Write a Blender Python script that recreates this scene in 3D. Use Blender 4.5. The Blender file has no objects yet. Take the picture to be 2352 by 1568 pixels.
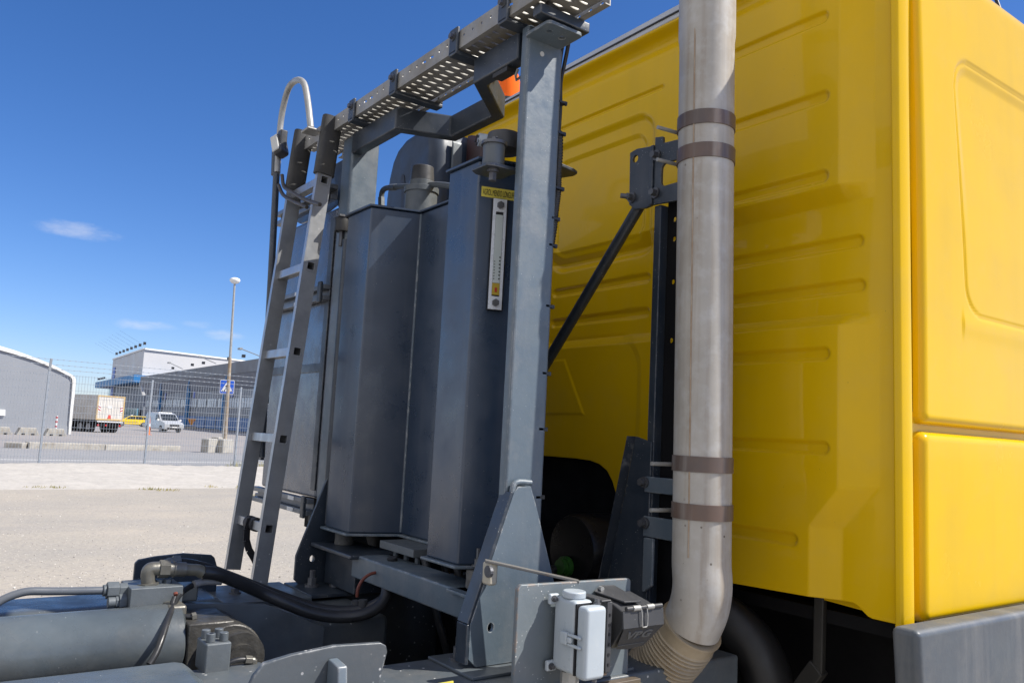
import bpy, math, random
import numpy as np
from mathutils import Vector, Matrix
from mathutils.geometry import tessellate_polygon

S = bpy.context.scene
random.seed(4)
# ------------------------------------------------------------------ camera
F, PIT, ROL, TH, HC = 1885.8, math.radians(6.494), math.radians(2.931), math.radians(54.233), 1.9
GZ = 0.4                                   # ground level (everything is dropped by GZ at the end)
_h = Vector((math.cos(TH), math.sin(TH), 0)); _rt = Vector((math.sin(TH), -math.cos(TH), 0)); _up = Vector((0, 0, 1))
FW = _h*math.cos(PIT) + _up*math.sin(PIT); _u2 = _rt.cross(FW)
RR = _rt*math.cos(ROL) + _u2*math.sin(ROL); UU = -_rt*math.sin(ROL) + _u2*math.cos(ROL)
CO = Vector((0, 0, HC))
cam = bpy.data.cameras.new('camera'); camo = bpy.data.objects.new('camera', cam)
S.collection.objects.link(camo); S.camera = camo
M = Matrix((RR, UU, -FW)).transposed().to_4x4(); M.translation = CO
camo.matrix_world = M
cam.sensor_width = 36; cam.lens = 36*F/2352; cam.clip_end = 6000; cam.clip_start = .02

# ------------------------------------------------------------------ light
SUN = Vector((1.17, -1.0, 1.746)).normalized()      # direction towards the sun
EL = math.asin(SUN.z); AZ = math.atan2(SUN.x, SUN.y)
w = bpy.data.worlds.new('World'); S.world = w; w.use_nodes = True
def build_world():
    nt = w.node_tree; nt.nodes.clear(); N = nt.nodes.new; L = nt.links.new
    out = N('ShaderNodeOutputWorld'); bg = N('ShaderNodeBackground'); bg.inputs['Strength'].default_value = .08
    sky = N('ShaderNodeTexSky'); sky.sky_type = 'NISHITA'; sky.sun_disc = False
    sky.sun_elevation = EL; sky.sun_rotation = AZ; sky.ozone_density = 2.6; sky.air_density = .82; sky.dust_density = .35
    hs = N('ShaderNodeHueSaturation'); hs.inputs['Saturation'].default_value = 1.2; hs.inputs['Value'].default_value = 1.0
    tint = N('ShaderNodeMix'); tint.data_type = 'RGBA'; tint.blend_type = 'MULTIPLY'; tint.inputs[0].default_value = 1; tint.inputs[7].default_value = (1.02, 1.03, 1.22, 1)
    L(sky.outputs[0], tint.inputs[6]); L(tint.outputs[2], hs.inputs['Color'])
    tc = N('ShaderNodeTexCoord')
    nz = N('ShaderNodeTexNoise'); nz.inputs['Scale'].default_value = 3.2; nz.inputs['Detail'].default_value = 9; nz.inputs['Roughness'].default_value = .6
    mp = N('ShaderNodeMapping'); mp.inputs['Scale'].default_value = (1, 1, 2.6)
    L(tc.outputs['Generated'], mp.inputs[0]); L(mp.outputs[0], nz.inputs[0])
    def dot(v):
        d = N('ShaderNodeVectorMath'); d.operation = 'DOT_PRODUCT'; d.inputs[1].default_value = v
        L(tc.outputs['Generated'], d.inputs[0]); return d.outputs['Value']
    def math_(op, a, b=None, c=None):
        m = N('ShaderNodeMath'); m.operation = op
        for i, x in enumerate((a, b, c)):
            if x is None: continue
            if isinstance(x, (int, float)): m.inputs[i].default_value = x
            else: L(x, m.inputs[i])
        return m.outputs[0]
    def ramp(x, a, b):
        r = N('ShaderNodeMapRange'); r.interpolation_type = 'SMOOTHSTEP'
        L(x, r.inputs[0]); r.inputs[1].default_value = a; r.inputs[2].default_value = b; return r.outputs[0]
    # scattered fair-weather clouds on the side of the sky behind the photographer; the left bank is added fill
    back = ramp(dot((.10, -.97, .2)), .15, .55)
    tot = math_('MULTIPLY', math_('MULTIPLY', back, ramp(nz.outputs[0], .56, .72)), .22)
    left = math_('MULTIPLY', ramp(dot((-.93, -.30, .22)), .22, .60), ramp(nz.outputs[0], .38, .52))  # unseen cloud bank, added to brighten the rear wall of the cab
    tot = math_('MAXIMUM', tot, math_('MULTIPLY', left, .95))
    n2 = N('ShaderNodeTexNoise'); n2.inputs['Scale'].default_value = 26; n2.inputs['Detail'].default_value = 8; n2.inputs['Roughness'].default_value = .65
    m2 = N('ShaderNodeMapping'); m2.inputs['Scale'].default_value = (1, 1, 3.2); L(tc.outputs['Generated'], m2.inputs[0]); L(m2.outputs[0], n2.inputs[0])
    for (u, v, ru, rv, s) in ((178, 530, 95, 22, .30), (330, 748, 70, 15, .34), (515, 770, 48, 16, .3), (455, 745, 40, 10, .14)):
        d = (RR*(u-1176)/F + UU*(784-v)/F + FW).normalized()
        rt = d.cross(_up).normalized(); up = rt.cross(d)
        a = math_('DIVIDE', dot(rt), ru/F); b = math_('DIVIDE', dot(up), rv/F)
        r2 = math_('ADD', math_('MULTIPLY', a, a), math_('MULTIPLY', b, b))
        e = math_('SUBTRACT', 1.0, r2)
        e = math_('ADD', e, math_('MULTIPLY', math_('SUBTRACT', n2.outputs[0], .55), 2.2))
        k = math_('MULTIPLY', math_('MULTIPLY', ramp(e, 0, 1.3), ramp(dot(d), .9, .95)), s)
        tot = math_('MAXIMUM', tot, k)
    mx = N('ShaderNodeMix'); mx.data_type = 'RGBA'
    L(tot, mx.inputs[0]); L(hs.outputs[0], mx.inputs[6]); mx.inputs[7].default_value = (7.8, 7.6, 7.4, 1)
    L(mx.outputs[2], bg.inputs[0]); L(bg.outputs[0], out.inputs[0])
build_world()
sl = bpy.data.lights.new('sun', 'SUN'); so = bpy.data.objects.new('sun', sl); S.collection.objects.link(so)
sl.energy = 4.2; sl.angle = math.radians(.5); sl.color = (1, .95, .87)
so.rotation_euler = (-SUN).to_track_quat('-Z', 'Y').to_euler(); so.location = (0, -5, 30)
S.view_settings.view_transform = 'Standard'; S.view_settings.look = 'None'
S.view_settings.exposure = .70; S.view_settings.gamma = 1
try: S.view_settings.use_curve_mapping = False
except Exception: pass
S.cycles.max_bounces = 8; S.cycles.diffuse_bounces = 4

# ------------------------------------------------------------------ helpers
def ray(u, v): return RR*(u-1176)/F + UU*(784-v)/F + FW
def PX(u, v, x): d = ray(u, v); return CO + d*(x/d.x)
def PY(u, v, y): d = ray(u, v); return CO + d*(y/d.y)
def PZ(u, v, z): d = ray(u, v); return CO + d*((z-HC)/d.z)
def PP(u, v, p, n): d = ray(u, v); return CO + d*((Vector(p)-CO).dot(n)/d.dot(n))
def PD(u, v, D): d = ray(u, v); return CO + d*(D/math.hypot(d.x, d.y))
V = Vector
OFF = {}
def link(o): S.collection.objects.link(o); return o
def thing(name, label, cat, loc=(0, 0, 0), rz=0, group=None, local=False):
    o = link(bpy.data.objects.new(name, None)); o.location = loc; o.rotation_euler = (0, 0, rz)
    o['label'] = label; o['category'] = cat
    if group: o['group'] = group
    o.empty_display_size = .2
    OFF[o.name] = V((0, 0, 0)) if local else V(loc)
    return o
def tag(o, label, cat, group=None):
    o['label'] = label; o['category'] = cat
    if group: o['group'] = group
    return o
def copy_tree(o, parent=None):
    c = o.copy(); link(c); c.parent = parent
    OFF[c.name] = OFF.get(o.name, V((0, 0, 0)))
    for ch in list(o.children): copy_tree(ch, c)
    return c

EACH = {'bolt', 'gauge_bolt', 'foot_bolt', 'fork_slot', 'mullion', 'socket_bolt', 'block_bolt', 'box_screw', 'mounting_ear', 'connector_pin', 'plug_connector',
        'cable_tie', 'mount_bolt', 'pipe_fitting', 'clamp_strap', 'spring', 'marker_board', 'side_guard', 'chevron', 'red_band', 'clip_bolt', 'hoop_foot', 'white_label', 'wrap'}
class MB:
    def __init__(s): s.v = []; s.f = []; s.m = []; s.cur = 0
    def add(s, vs, fs):
        b = len(s.v); s.v += [V(p) for p in vs]; s.f += [tuple(b+i for i in f) for f in fs]; s.m += [s.cur]*len(fs); return s
    def box(s, x0, x1, y0, y1, z0, z1):
        return s.add([(x0,y0,z0),(x1,y0,z0),(x1,y1,z0),(x0,y1,z0),(x0,y0,z1),(x1,y0,z1),(x1,y1,z1),(x0,y1,z1)],
                     [(0,3,2,1),(4,5,6,7),(0,1,5,4),(1,2,6,5),(2,3,7,6),(3,0,4,7)])
    def obox(s, c, a, b, d):
        c, a, b, d = V(c), V(a), V(b), V(d)
        vs = [c-a-b-d, c+a-b-d, c+a+b-d, c-a+b-d, c-a-b+d, c+a-b+d, c+a+b+d, c-a+b+d]
        fs = [(0,3,2,1),(4,5,6,7),(0,1,5,4),(1,2,6,5),(2,3,7,6),(3,0,4,7)]
        if a.cross(b).dot(d) < 0: fs = [f[::-1] for f in fs]
        return s.add(vs, fs)
    def bar(s, p, q, w_, h_, up=(0, 0, 1)):
        p, q = V(p), V(q); t = (q-p); L = t.length; t = t/L; n = V(up); n = (n - t*n.dot(t)).normalized(); b = t.cross(n)
        return s.obox((p+q)/2, t*L/2, b*w_/2, n*h_/2)
    def prism(s, pts, vec):
        pts = [V(p) for p in pts]; vec = V(vec); n = len(pts)
        nn = V((0, 0, 0))
        for i in range(n): nn += pts[i].cross(pts[(i+1) % n])
        fs = [tuple(range(n)), tuple(range(2*n-1, n-1, -1))]
        fs += [(i, i+n, (i+1) % n+n, (i+1) % n) for i in range(n)]
        if nn.dot(vec) > 0: fs = [f[::-1] for f in fs]
        return s.add(pts+[p+vec for p in pts], fs)
    def plate(s, outer, holes, O, U_, W_, T):
        """flat plate: 2-D outline and holes in the (U,W) frame at O, thickness vector T; real holes"""
        O, U_, W_, T = V(O), V(U_), V(W_), V(T)
        loops = [outer]+holes; flat = [p for l in loops for p in l]; n = len(flat)
        tri = tessellate_polygon([[V((p[0], p[1], 0)) for p in l] for l in loops])
        P3 = [O+U_*p[0]+W_*p[1] for p in flat]
        flip = U_.cross(W_).dot(T) < 0
        fs = []
        for t in tri:
            a, b, c = [V((flat[i][0], flat[i][1])) for i in t]
            ccw = (b-a).cross(c-a) > 0
            if not ccw: t = t[::-1]
            lo, hi = tuple(t[::-1]), tuple(i+n for i in t)
            fs += [lo, hi] if not flip else [lo[::-1], hi[::-1]]
        k = 0
        for li, l in enumerate(loops):
            ar = sum(l[i][0]*l[(i+1) % len(l)][1]-l[(i+1) % len(l)][0]*l[i][1] for i in range(len(l)))
            fwd = (ar > 0) == (li == 0)
            for i in range(len(l)):
                a, b = k+i, k+(i+1) % len(l)
                q = (a, b, b+n, a+n)
                if fwd == flip: q = q[::-1]
                fs.append(q)
            k += len(l)
        return s.add(P3+[p+T for p in P3], fs)
    def tube(s, path, r, n=12, smooth=0, caps=True, radii=None):
        P = [V(p) for p in path]
        if smooth: P, radii = catmull(P, smooth, radii)
        m = len(P); T = []
        for i in range(m):
            t = (P[min(i+1, m-1)]-P[max(i-1, 0)]); T.append(t.normalized())
        ref = V((0, 0, 1)) if abs(T[0].z) < .9 else V((1, 0, 0))
        nrm = (ref - T[0]*ref.dot(T[0])).normalized(); vs = []
        for i in range(m):
            nrm = (nrm - T[i]*nrm.dot(T[i])).normalized(); bn = T[i].cross(nrm)
            rr_ = radii[i] if radii else r
            vs += [P[i]+(nrm*math.cos(2*math.pi*k/n)+bn*math.sin(2*math.pi*k/n))*rr_ for k in range(n)]
        fs = [(i*n+k, i*n+(k+1) % n, (i+1)*n+(k+1) % n, (i+1)*n+k) for i in range(m-1) for k in range(n)]
        if caps: fs += [tuple(range(n-1, -1, -1)), tuple((m-1)*n+k for k in range(n))]
        return s.add(vs, fs)
    def cyl(s, p, q, r, n=20, r2=None):
        return s.tube([p, q], r, n, radii=[r, r if r2 is None else r2])
    def lathe(s, prof, o, axis, n=24):
        o, axis = V(o), V(axis).normalized()
        a = axis.orthogonal().normalized(); b = axis.cross(a); m = len(prof)
        vs = [o+axis*z+(a*math.cos(2*math.pi*k/n)+b*math.sin(2*math.pi*k/n))*max(r, 1e-4) for r, z in prof for k in range(n)]
        fs = [(i*n+k, i*n+(k+1) % n, (i+1)*n+(k+1) % n, (i+1)*n+k) for i in range(m-1) for k in range(n)]
        return s.add(vs, fs+[tuple(range(n-1, -1, -1)), tuple((m-1)*n+k for k in range(n))])
    def hexbolt(s, p, d, r, h, washer=True):
        p, d = V(p), V(d).normalized()
        if washer: s.cyl(p, p+d*h*.25, r*1.5, 16)
        s.cyl(p+d*h*.25, p+d*h, r, 6)
        return s
    def clusters(s, tol):
        par = list(range(len(s.v)))
        def find(i):
            while par[i] != i: par[i] = par[par[i]]; i = par[i]
            return i
        for f in s.f:
            a = find(f[0])
            for k in f[1:]: par[find(k)] = a
        gr = {}
        for i in range(len(s.v)): gr.setdefault(find(i), []).append(i)
        cl = [[set(g), [min(s.v[i][k] for i in g)-tol for k in range(3)], [max(s.v[i][k] for i in g)+tol for k in range(3)]] for g in gr.values()]
        ch = True
        while ch:
            ch = False
            for a in range(len(cl)):
                for b in range(a+1, len(cl)):
                    if all(cl[a][1][k] <= cl[b][2][k] and cl[b][1][k] <= cl[a][2][k] for k in range(3)):
                        cl[a] = [cl[a][0] | cl[b][0], [min(cl[a][1][k], cl[b][1][k]) for k in range(3)], [max(cl[a][2][k], cl[b][2][k]) for k in range(3)]]
                        del cl[b]; ch = True; break
                if ch: break
        out = []
        for g, _, _ in cl:
            mb = MB(); ids = sorted(g); mp = {i: n for n, i in enumerate(ids)}
            mb.add([s.v[i] for i in ids], [tuple(mp[i] for i in f) for f in s.f if f[0] in g]); out.append(mb)
        return out
    def build(s, name, mat, parent=None, smooth=None, bevel=0, seg=2, label=None, kind=None, origin=None, whole=False):
        if name in EACH and not whole:                      # one object per bolt, tie, slot ...
            os_ = [c.build(name, mat, parent, smooth, bevel, seg, label, kind, origin, True) for c in s.clusters(.02 if name == 'roof_rack' else .0035)]
            return os_[0]
        off = OFF[parent.name] if parent else (V(origin) if origin is not None else V((0, 0, 0)))
        me = bpy.data.meshes.new(name); me.from_pydata([tuple(p-off) for p in s.v], [], s.f)
        for m_ in (mat if isinstance(mat, (list, tuple)) else [mat]): me.materials.append(m_)
        me.polygons.foreach_set('material_index', s.m)
        me.validate(); me.update()
        o = link(bpy.data.objects.new(name, me))
        if parent: o.parent = parent
        else: o.location = off
        OFF[o.name] = off
        if smooth is not None:
            me.polygons.foreach_set('use_smooth', [True]*len(me.polygons))
            try: me.set_sharp_from_angle(angle=math.radians(smooth))
            except Exception: pass
        if bevel:
            b = o.modifiers.new('bevel', 'BEVEL'); b.width = bevel; b.segments = seg; b.limit_method = 'ANGLE'; b.angle_limit = math.radians(40)
            b.use_clamp_overlap = True; b.harden_normals = False
            me.polygons.foreach_set('use_smooth', [True]*len(me.polygons))
            if smooth is None:
                try: me.set_sharp_from_angle(angle=math.radians(180))
                except Exception: pass
                wn = o.modifiers.new('wn', 'WEIGHTED_NORMAL'); wn.keep_sharp = True
        if label: o['label'] = label
        if kind: o['kind'] = kind
        return o
def catmull(P, k, radii=None):
    out = []; ro = []
    for i in range(len(P)-1):
        a, b, c, d = P[max(i-1, 0)], P[i], P[i+1], P[min(i+2, len(P)-1)]
        for j in range(k):
            t = j/k
            out.append(.5*((2*b)+(c-a)*t+(2*a-5*b+4*c-d)*t*t+(3*b-a-3*c+d)*t**3))
            if radii: ro.append(radii[i]+(radii[i+1]-radii[i])*t)
    out.append(P[-1])
    if radii: ro.append(radii[-1])
    return out, (ro if radii else None)
def circ(cx, cy, r, n=14, ry=None): return [(cx+r*math.cos(2*math.pi*i/n), cy+(ry or r)*math.sin(2*math.pi*i/n)) for i in range(n)]
def rrect(x0, x1, y0, y1, r, n=4):
    out = []
    for cx, cy, a in ((x1-r, y0+r, -90), (x1-r, y1-r, 0), (x0+r, y1-r, 90), (x0+r, y0+r, 180)):
        for i in range(n+1):
            t = math.radians(a+90*i/n); out.append((cx+r*math.cos(t), cy+r*math.sin(t)))
    return out
def grid(name, Pts, mat, parent=None, mask=None, smooth=True):
    """Pts: array (n,m,3); mask (n-1,m-1) of faces kept"""
    n, m, _ = Pts.shape
    idx = np.arange(n*m).reshape(n, m)
    q = np.stack([idx[:-1, :-1], idx[1:, :-1], idx[1:, 1:], idx[:-1, 1:]], -1)
    q = q[mask] if mask is not None else q.reshape(-1, 4)
    off = np.array(OFF[parent.name]) if parent else np.zeros(3)
    me = bpy.data.meshes.new(name); vs = (Pts.reshape(-1, 3)-off)
    used = np.unique(q); remap = -np.ones(n*m, int); remap[used] = np.arange(len(used)); vs = vs[used]; q = remap[q]
    me.vertices.add(len(vs)); me.vertices.foreach_set('co', vs.astype('f').ravel())
    me.loops.add(q.size); me.loops.foreach_set('vertex_index', q.astype('i').ravel())
    me.polygons.add(len(q)); me.polygons.foreach_set('loop_start', np.arange(0, q.size, 4).astype('i'))
    me.polygons.foreach_set('use_smooth', np.full(len(q), smooth))
    me.update(calc_edges=True); me.validate(); me.materials.append(mat)
    o = link(bpy.data.objects.new(name, me))
    if parent: o.parent = parent
    OFF[o.name] = V(off); return o
def sstep(a, b, x): t = np.clip((x-a)/(b-a), 0, 1); return t*t*(3-2*t)
def text_mb(txt, size, O, U_, W_, N_, depth=.0006, extra=1.0, bold=0.0):
    cu = bpy.data.curves.new('t', 'FONT'); cu.body = txt; cu.size = size; cu.extrude = depth/2; cu.offset = bold
    ob = bpy.data.objects.new('t', cu); link(ob)
    me = bpy.data.meshes.new_from_object(ob.evaluated_get(bpy.context.evaluated_depsgraph_get()))
    mb = MB(); O, U_, W_, N_ = V(O), V(U_), V(W_), V(N_)
    mb.add([O+U_*p.co.x*extra+W_*p.co.y+N_*(p.co.z+depth/2) for p in me.vertices], [tuple(p.vertices) for p in me.polygons])
    bpy.data.objects.remove(ob); bpy.data.meshes.remove(me); bpy.data.curves.remove(cu)
    return mb

# ------------------------------------------------------------------ materials
MATS = {}
def mat(name, c1, c2=None, scale=6, rough=.5, metal=0, bump=0, bscale=60, chips=None, chipc=(.6, .6, .58), streak=None,
        coat=0, rvar=.12, spec=.5, dust=None, rust=None, grime=None, edge=None):
    if name in MATS: return MATS[name]
    m = bpy.data.materials.new(name); m.use_nodes = True; nt = m.node_tree; N = nt.nodes.new; L = nt.links.new
    b = nt.nodes['Principled BSDF']; tc = N('ShaderNodeTexCoord')
    def noise(sc, det=5, vec=None, r=.6):
        n = N('ShaderNodeTexNoise'); n.inputs['Scale'].default_value = sc; n.inputs['Detail'].default_value = det; n.inputs['Roughness'].default_value = r
        L(vec or tc.outputs['Object'], n.inputs['Vector']); return n.outputs[0]
    def rng(x, a, b_, lo=0, hi=1):
        r = N('ShaderNodeMapRange'); L(x, r.inputs[0]); r.inputs[1].default_value = a; r.inputs[2].default_value = b_; r.inputs[3].default_value = lo; r.inputs[4].default_value = hi; return r.outputs[0]
    def mix(f, a, b_):
        x = N('ShaderNodeMix'); x.data_type = 'RGBA'
        if isinstance(f, float): x.inputs[0].default_value = f
        else: L(f, x.inputs[0])
        for i, k in ((6, a), (7, b_)):
            if isinstance(k, tuple): x.inputs[i].default_value = (*k, 1)
            else: L(k, x.inputs[i])
        return x.outputs[2]
    n1 = noise(scale)
    c2 = c2 or tuple(x*.8 for x in c1)
    col = mix(rng(n1, .32, .68), tuple(c1), tuple(c2))
    if streak:
        mp = N('ShaderNodeMapping'); mp.inputs['Scale'].default_value = streak[1]; L(tc.outputs['Object'], mp.inputs[0])
        col = mix(rng(noise(1, 6, mp.outputs[0]), .5, .75, 0, streak[2]), col, tuple(streak[0]))
    if dust:
        col = mix(rng(noise(dust[1], 9, r=.75), .5, .8, 0, dust[2]), col, tuple(dust[0]))
    if grime:
        col = mix(rng(noise(grime[1], 7), .48, .7, 0, grime[2]), col, tuple(grime[0]))
    if rust:
        col = mix(rng(noise(rust[0], 8), rust[1], rust[1]+.05), col, (.17, .07, .025))
    if chips:
        vo = N('ShaderNodeTexVoronoi'); vo.inputs['Scale'].default_value = chips[0]
        nn = N('ShaderNodeMapping'); L(tc.outputs['Object'], nn.inputs[0]); L(nn.outputs[0], vo.inputs['Vector'])
        big = rng(noise(chips[0]*.12, 3), .5, .62)
        mm = N('ShaderNodeMath'); mm.operation = 'MULTIPLY'; L(rng(vo.outputs['Distance'], chips[1], chips[1]*.7), mm.inputs[0]); L(big, mm.inputs[1])
        col = mix(mm.outputs[0], col, tuple(chipc))
    if edge:                                               # paint worn through along the edges
        bv = N('ShaderNodeBevel'); bv.samples = 4; bv.inputs['Radius'].default_value = edge[1]
        ge = N('ShaderNodeNewGeometry'); dp = N('ShaderNodeVectorMath'); dp.operation = 'DOT_PRODUCT'
        L(bv.outputs[0], dp.inputs[0]); L(ge.outputs['True Normal'], dp.inputs[1])
        em = N('ShaderNodeMath'); em.operation = 'MULTIPLY'
        L(rng(dp.outputs['Value'], .985, .90), em.inputs[0]); L(rng(noise(34, 6), .47, .60, 0, edge[2]), em.inputs[1])
        col = mix(em.outputs[0], col, tuple(edge[0]))
    L(col, b.inputs['Base Color']); b.inputs['Metallic'].default_value = metal
    L(rng(noise(scale*2.3), .3, .7, max(rough-rvar, .03), min(rough+rvar, 1)), b.inputs['Roughness'])
    b.inputs['Specular IOR Level'].default_value = spec
    if coat: b.inputs['Coat Weight'].default_value = coat; b.inputs['Coat Roughness'].default_value = .04
    if bump:
        bp = N('ShaderNodeBump'); bp.inputs['Strength'].default_value = bump; bp.inputs['Distance'].default_value = .01
        L(noise(bscale, 4), bp.inputs['Height']); L(bp.outputs[0], b.inputs['Normal'])
    MATS[name] = m; return m

G1, G2 = (.022, .033, .049), (.017, .026, .040)
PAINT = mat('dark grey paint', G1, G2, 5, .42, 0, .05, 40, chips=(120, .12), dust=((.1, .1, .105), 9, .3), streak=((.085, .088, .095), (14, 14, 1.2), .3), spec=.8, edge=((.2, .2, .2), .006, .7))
PAINTC = mat('sunlit chipped grey paint', (.098, .132, .165), (.078, .108, .138), 7, .46, 0, .06, 50, chips=(110, .09), dust=((.29, .29, .29), 7, .4), streak=((.26, .26, .265), (10, 10, 2), .3), spec=.8, edge=((.42, .42, .41), .006, .9))  # grey paint lightened so sunlight on the columns is in the colour
PAINTR = mat('rusty grey paint', (.15, .178, .195), (.125, .15, .168), 7, .45, 0, .06, 50, chips=(100, .16), dust=((.26, .26, .26), 6, .3), rust=(7, .64), edge=((.34, .2, .11), .008, 1.0))
TANK = mat('tank paint', (.023, .042, .078), (.018, .034, .064), 4, .34, 0, .025, 25, chips=(90, .07), dust=((.06, .075, .1), 7, .4), streak=((.075, .088, .11), (16, 16, .9), .5), spec=.9)
SHEET = mat('worn sheet steel', (.17, .185, .215), (.12, .135, .165), 5, .28, .6, .03, 12, streak=((.2, .19, .18), (20, 20, 1.5), .5), chips=(60, .08))
DECK = mat('oily deck paint', (.105, .122, .135), (.07, .083, .095), 5, .4, 0, .06, 40, chips=(40, .14), dust=((.24, .23, .21), 5, .5), grime=((.03, .03, .03), 4, .6))
GREASE = mat('greasy steel', (.085, .08, .07), (.035, .034, .032), 22, .4, .2, .22, 60)
CYLM = mat('cylinder paint', (.1, .122, .138), (.066, .083, .096), 6, .3, 0, .05, 50, dust=((.2, .19, .17), 4, .5), chips=(70, .07), grime=((.06, .055, .045), 2.5, .6))
BLOCK = mat('bare grey casting', (.125, .142, .155), (.09, .104, .115), 12, .5, .15, .08, 70, dust=((.28, .27, .26), 12, .4))
OLIVE = mat('plated fitting', (.2, .19, .16), (.13, .125, .11), 14, .42, .5, .05, 60, dust=((.3, .29, .26), 12, .4))
ALU = mat('worn aluminium', (.46, .47, .48), (.34, .35, .36), 9, .38, .75, .03, 60, streak=((.62, .62, .62), (25, 25, 3), .6), chips=(30, .14), chipc=(.75, .75, .75))
ALUD = mat('grimy aluminium', (.34, .35, .365), (.22, .23, .245), 8, .42, .35, .04, 60, chips=(34, .16), chipc=(.62, .62, .62), streak=((.3, .29, .27), (20, 20, 2), .5))
GALV = mat('galvanised steel', (.44, .44, .42), (.3, .3, .29), 14, .5, .4, .05, 40, streak=((.24, .21, .16), (12, 12, 3), .5))
GALVD = mat('walkway galvanised', (.36, .355, .34), (.26, .25, .23), 12, .55, .3, .05, 40, grime=((.2, .16, .1), 8, .5))
EXH = mat('dull aluminised pipe', (.45, .425, .385), (.365, .34, .30), 7, .5, .08, .04, 30, streak=((.25, .19, .135), (30, 30, .7), .7), grime=((.5, .5, .49), 26, .5), chips=(26, .09), chipc=(.1, .08, .06))
CLAMP = mat('clamp band', (.16, .105, .08), (.115, .09, .08), 9, .42, .2, .03, 40, streak=((.3, .28, .26), (40, 40, 2), .5))
FLEX = mat('flexible exhaust hose', (.40, .33, .23), (.29, .24, .17), 6, .45, .15, .04, 30, grime=((.18, .13, .07), 9, .5))
BLACK = mat('black rubber', (.02, .02, .022), (.035, .034, .033), 9, .55, 0, .08, 60)
HOSE = mat('black hose', (.018, .019, .021), (.03, .03, .032), 9, .38, 0, .05, 80)
SLEEVE = mat('dusty black sleeve', (.055, .053, .05), (.03, .03, .03), 7, .65, 0, .1, 40, dust=((.13, .12, .105), 6, .6))
PLAST = mat('black plastic', (.04, .042, .046), (.055, .056, .06), 8, .45, 0, .04, 80, chips=(60, .08))
DARK = mat('dark underframe', (.009, .009, .010), (.006, .006, .007), 5, .7, 0, .1, 30, spec=.15)
MUD = mat('grey plastic mudguard', (.085, .1, .115), (.07, .08, .095), 6, .5, 0, .05, 90, streak=((.24, .24, .24), (16, 16, 1.2), .4), dust=((.2, .19, .17), 8, .4))
YEL = mat('yellow cab paint', (.72, .45, .002), (.70, .43, .002), 1.6, .24, 0, .008, 3.5, coat=.24, rvar=.04, spec=.12, chips=(24, .035), chipc=(.15, .1, .02), grime=((.58, .38, .03), 3.5, .35), streak=((.56, .36, .012), (7, 7, .7), .35), dust=((.62, .44, .1), 11, .18))
TRIM = mat('roof aluminium trim', (.5, .52, .55), (.44, .46, .5), 5, .4, .1, .02, 20)
GREYBOX = mat('light grey enamel', (.42, .47, .51), (.38, .43, .47), 8, .32, 0, .02, 40, chips=(50, .08), chipc=(.8, .8, .8), dust=((.6, .6, .58), 12, .3))
STEELB = mat('dull bolt steel', (.15, .155, .165), (.1, .1, .11), 30, .45, .5, .05, 60)
WHITE = mat('white', (.8, .8, .79), (.74, .74, .72), 8, .5)
SILVER = mat('gauge bezel', (.82, .85, .9), (.76, .8, .86), 8, .3, .2)
TUBEG = mat('gauge glass white', (.55, .6, .6), (.5, .56, .56), 8, .2)
OILY = mat('gauge oil', (.5, .36, .05), (.45, .32, .05), 8, .25)
RED = mat('red', (.5, .03, .03), None, 8, .4)
LABELY = mat('yellow sticker', (.72, .62, .10), (.66, .56, .08), 10, .4)
INK = mat('black ink', (.015, .015, .018), None, 8, .5)
AMBER = bpy.data.materials.new('amber dome'); AMBER.use_nodes = True
_b = AMBER.node_tree.nodes['Principled BSDF']; _b.inputs['Base Color'].default_value = (1, .2, .03, 1); _b.inputs['Roughness'].default_value = .2
_b.inputs['Transmission Weight'].default_value = .3; _b.inputs['IOR'].default_value = 1.12
GREENC = mat('green cap', (.035, .13, .02), None, 8, .4)
LENS = mat('lamp lens', (.6, .6, .58), (.5, .5, .48), 30, .15)

# ================================================================== SETTING
GRAVEL = mat('pale gravel', (.39, .346, .283), (.31, .287, .247), .55, .9, 0, 1.0, 22, dust=((.55, .50, .44), 30, .8), grime=((.25, .23, .215), 24, .7), streak=((.27, .255, .24), (.12, .8, 1), .55), chips=(9, .10), chipc=(.2, .19, .18))
SAND = mat('grey sand bank', (.47, .44, .395), (.385, .36, .325), 2.2, .95, 0, .9, 9, dust=((.54, .51, .46), 14, .7), grime=((.33, .31, .27), 8, .5))
ASPH = mat('grey asphalt', (.27, .27, .275), (.235, .235, .24), .5, .9, 0, .4, 30, dust=((.32, .315, .31), 3, .5), streak=((.2, .2, .2), (.05, 1.2, 1), .35))
APRON = mat('worn apron asphalt', (.30, .28, .27), (.25, .235, .23), .12, .9, 0, .4, 30, dust=((.34, .32, .31), 1.5, .5), streak=((.21, .2, .2), (.02, .25, 1), .6))
CONC = mat('weathered concrete', (.42, .4, .355), (.33, .31, .275), 3, .9, 0, .5, 30, grime=((.2, .17, .13), 4, .6))
LINEP = mat('white road paint', (.62, .62, .6), (.5, .5, .49), 4, .8)
MB().box(-1500, 1500, -1500, 2600, GZ-.6, GZ).build('ground', GRAVEL, kind='structure')
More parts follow.
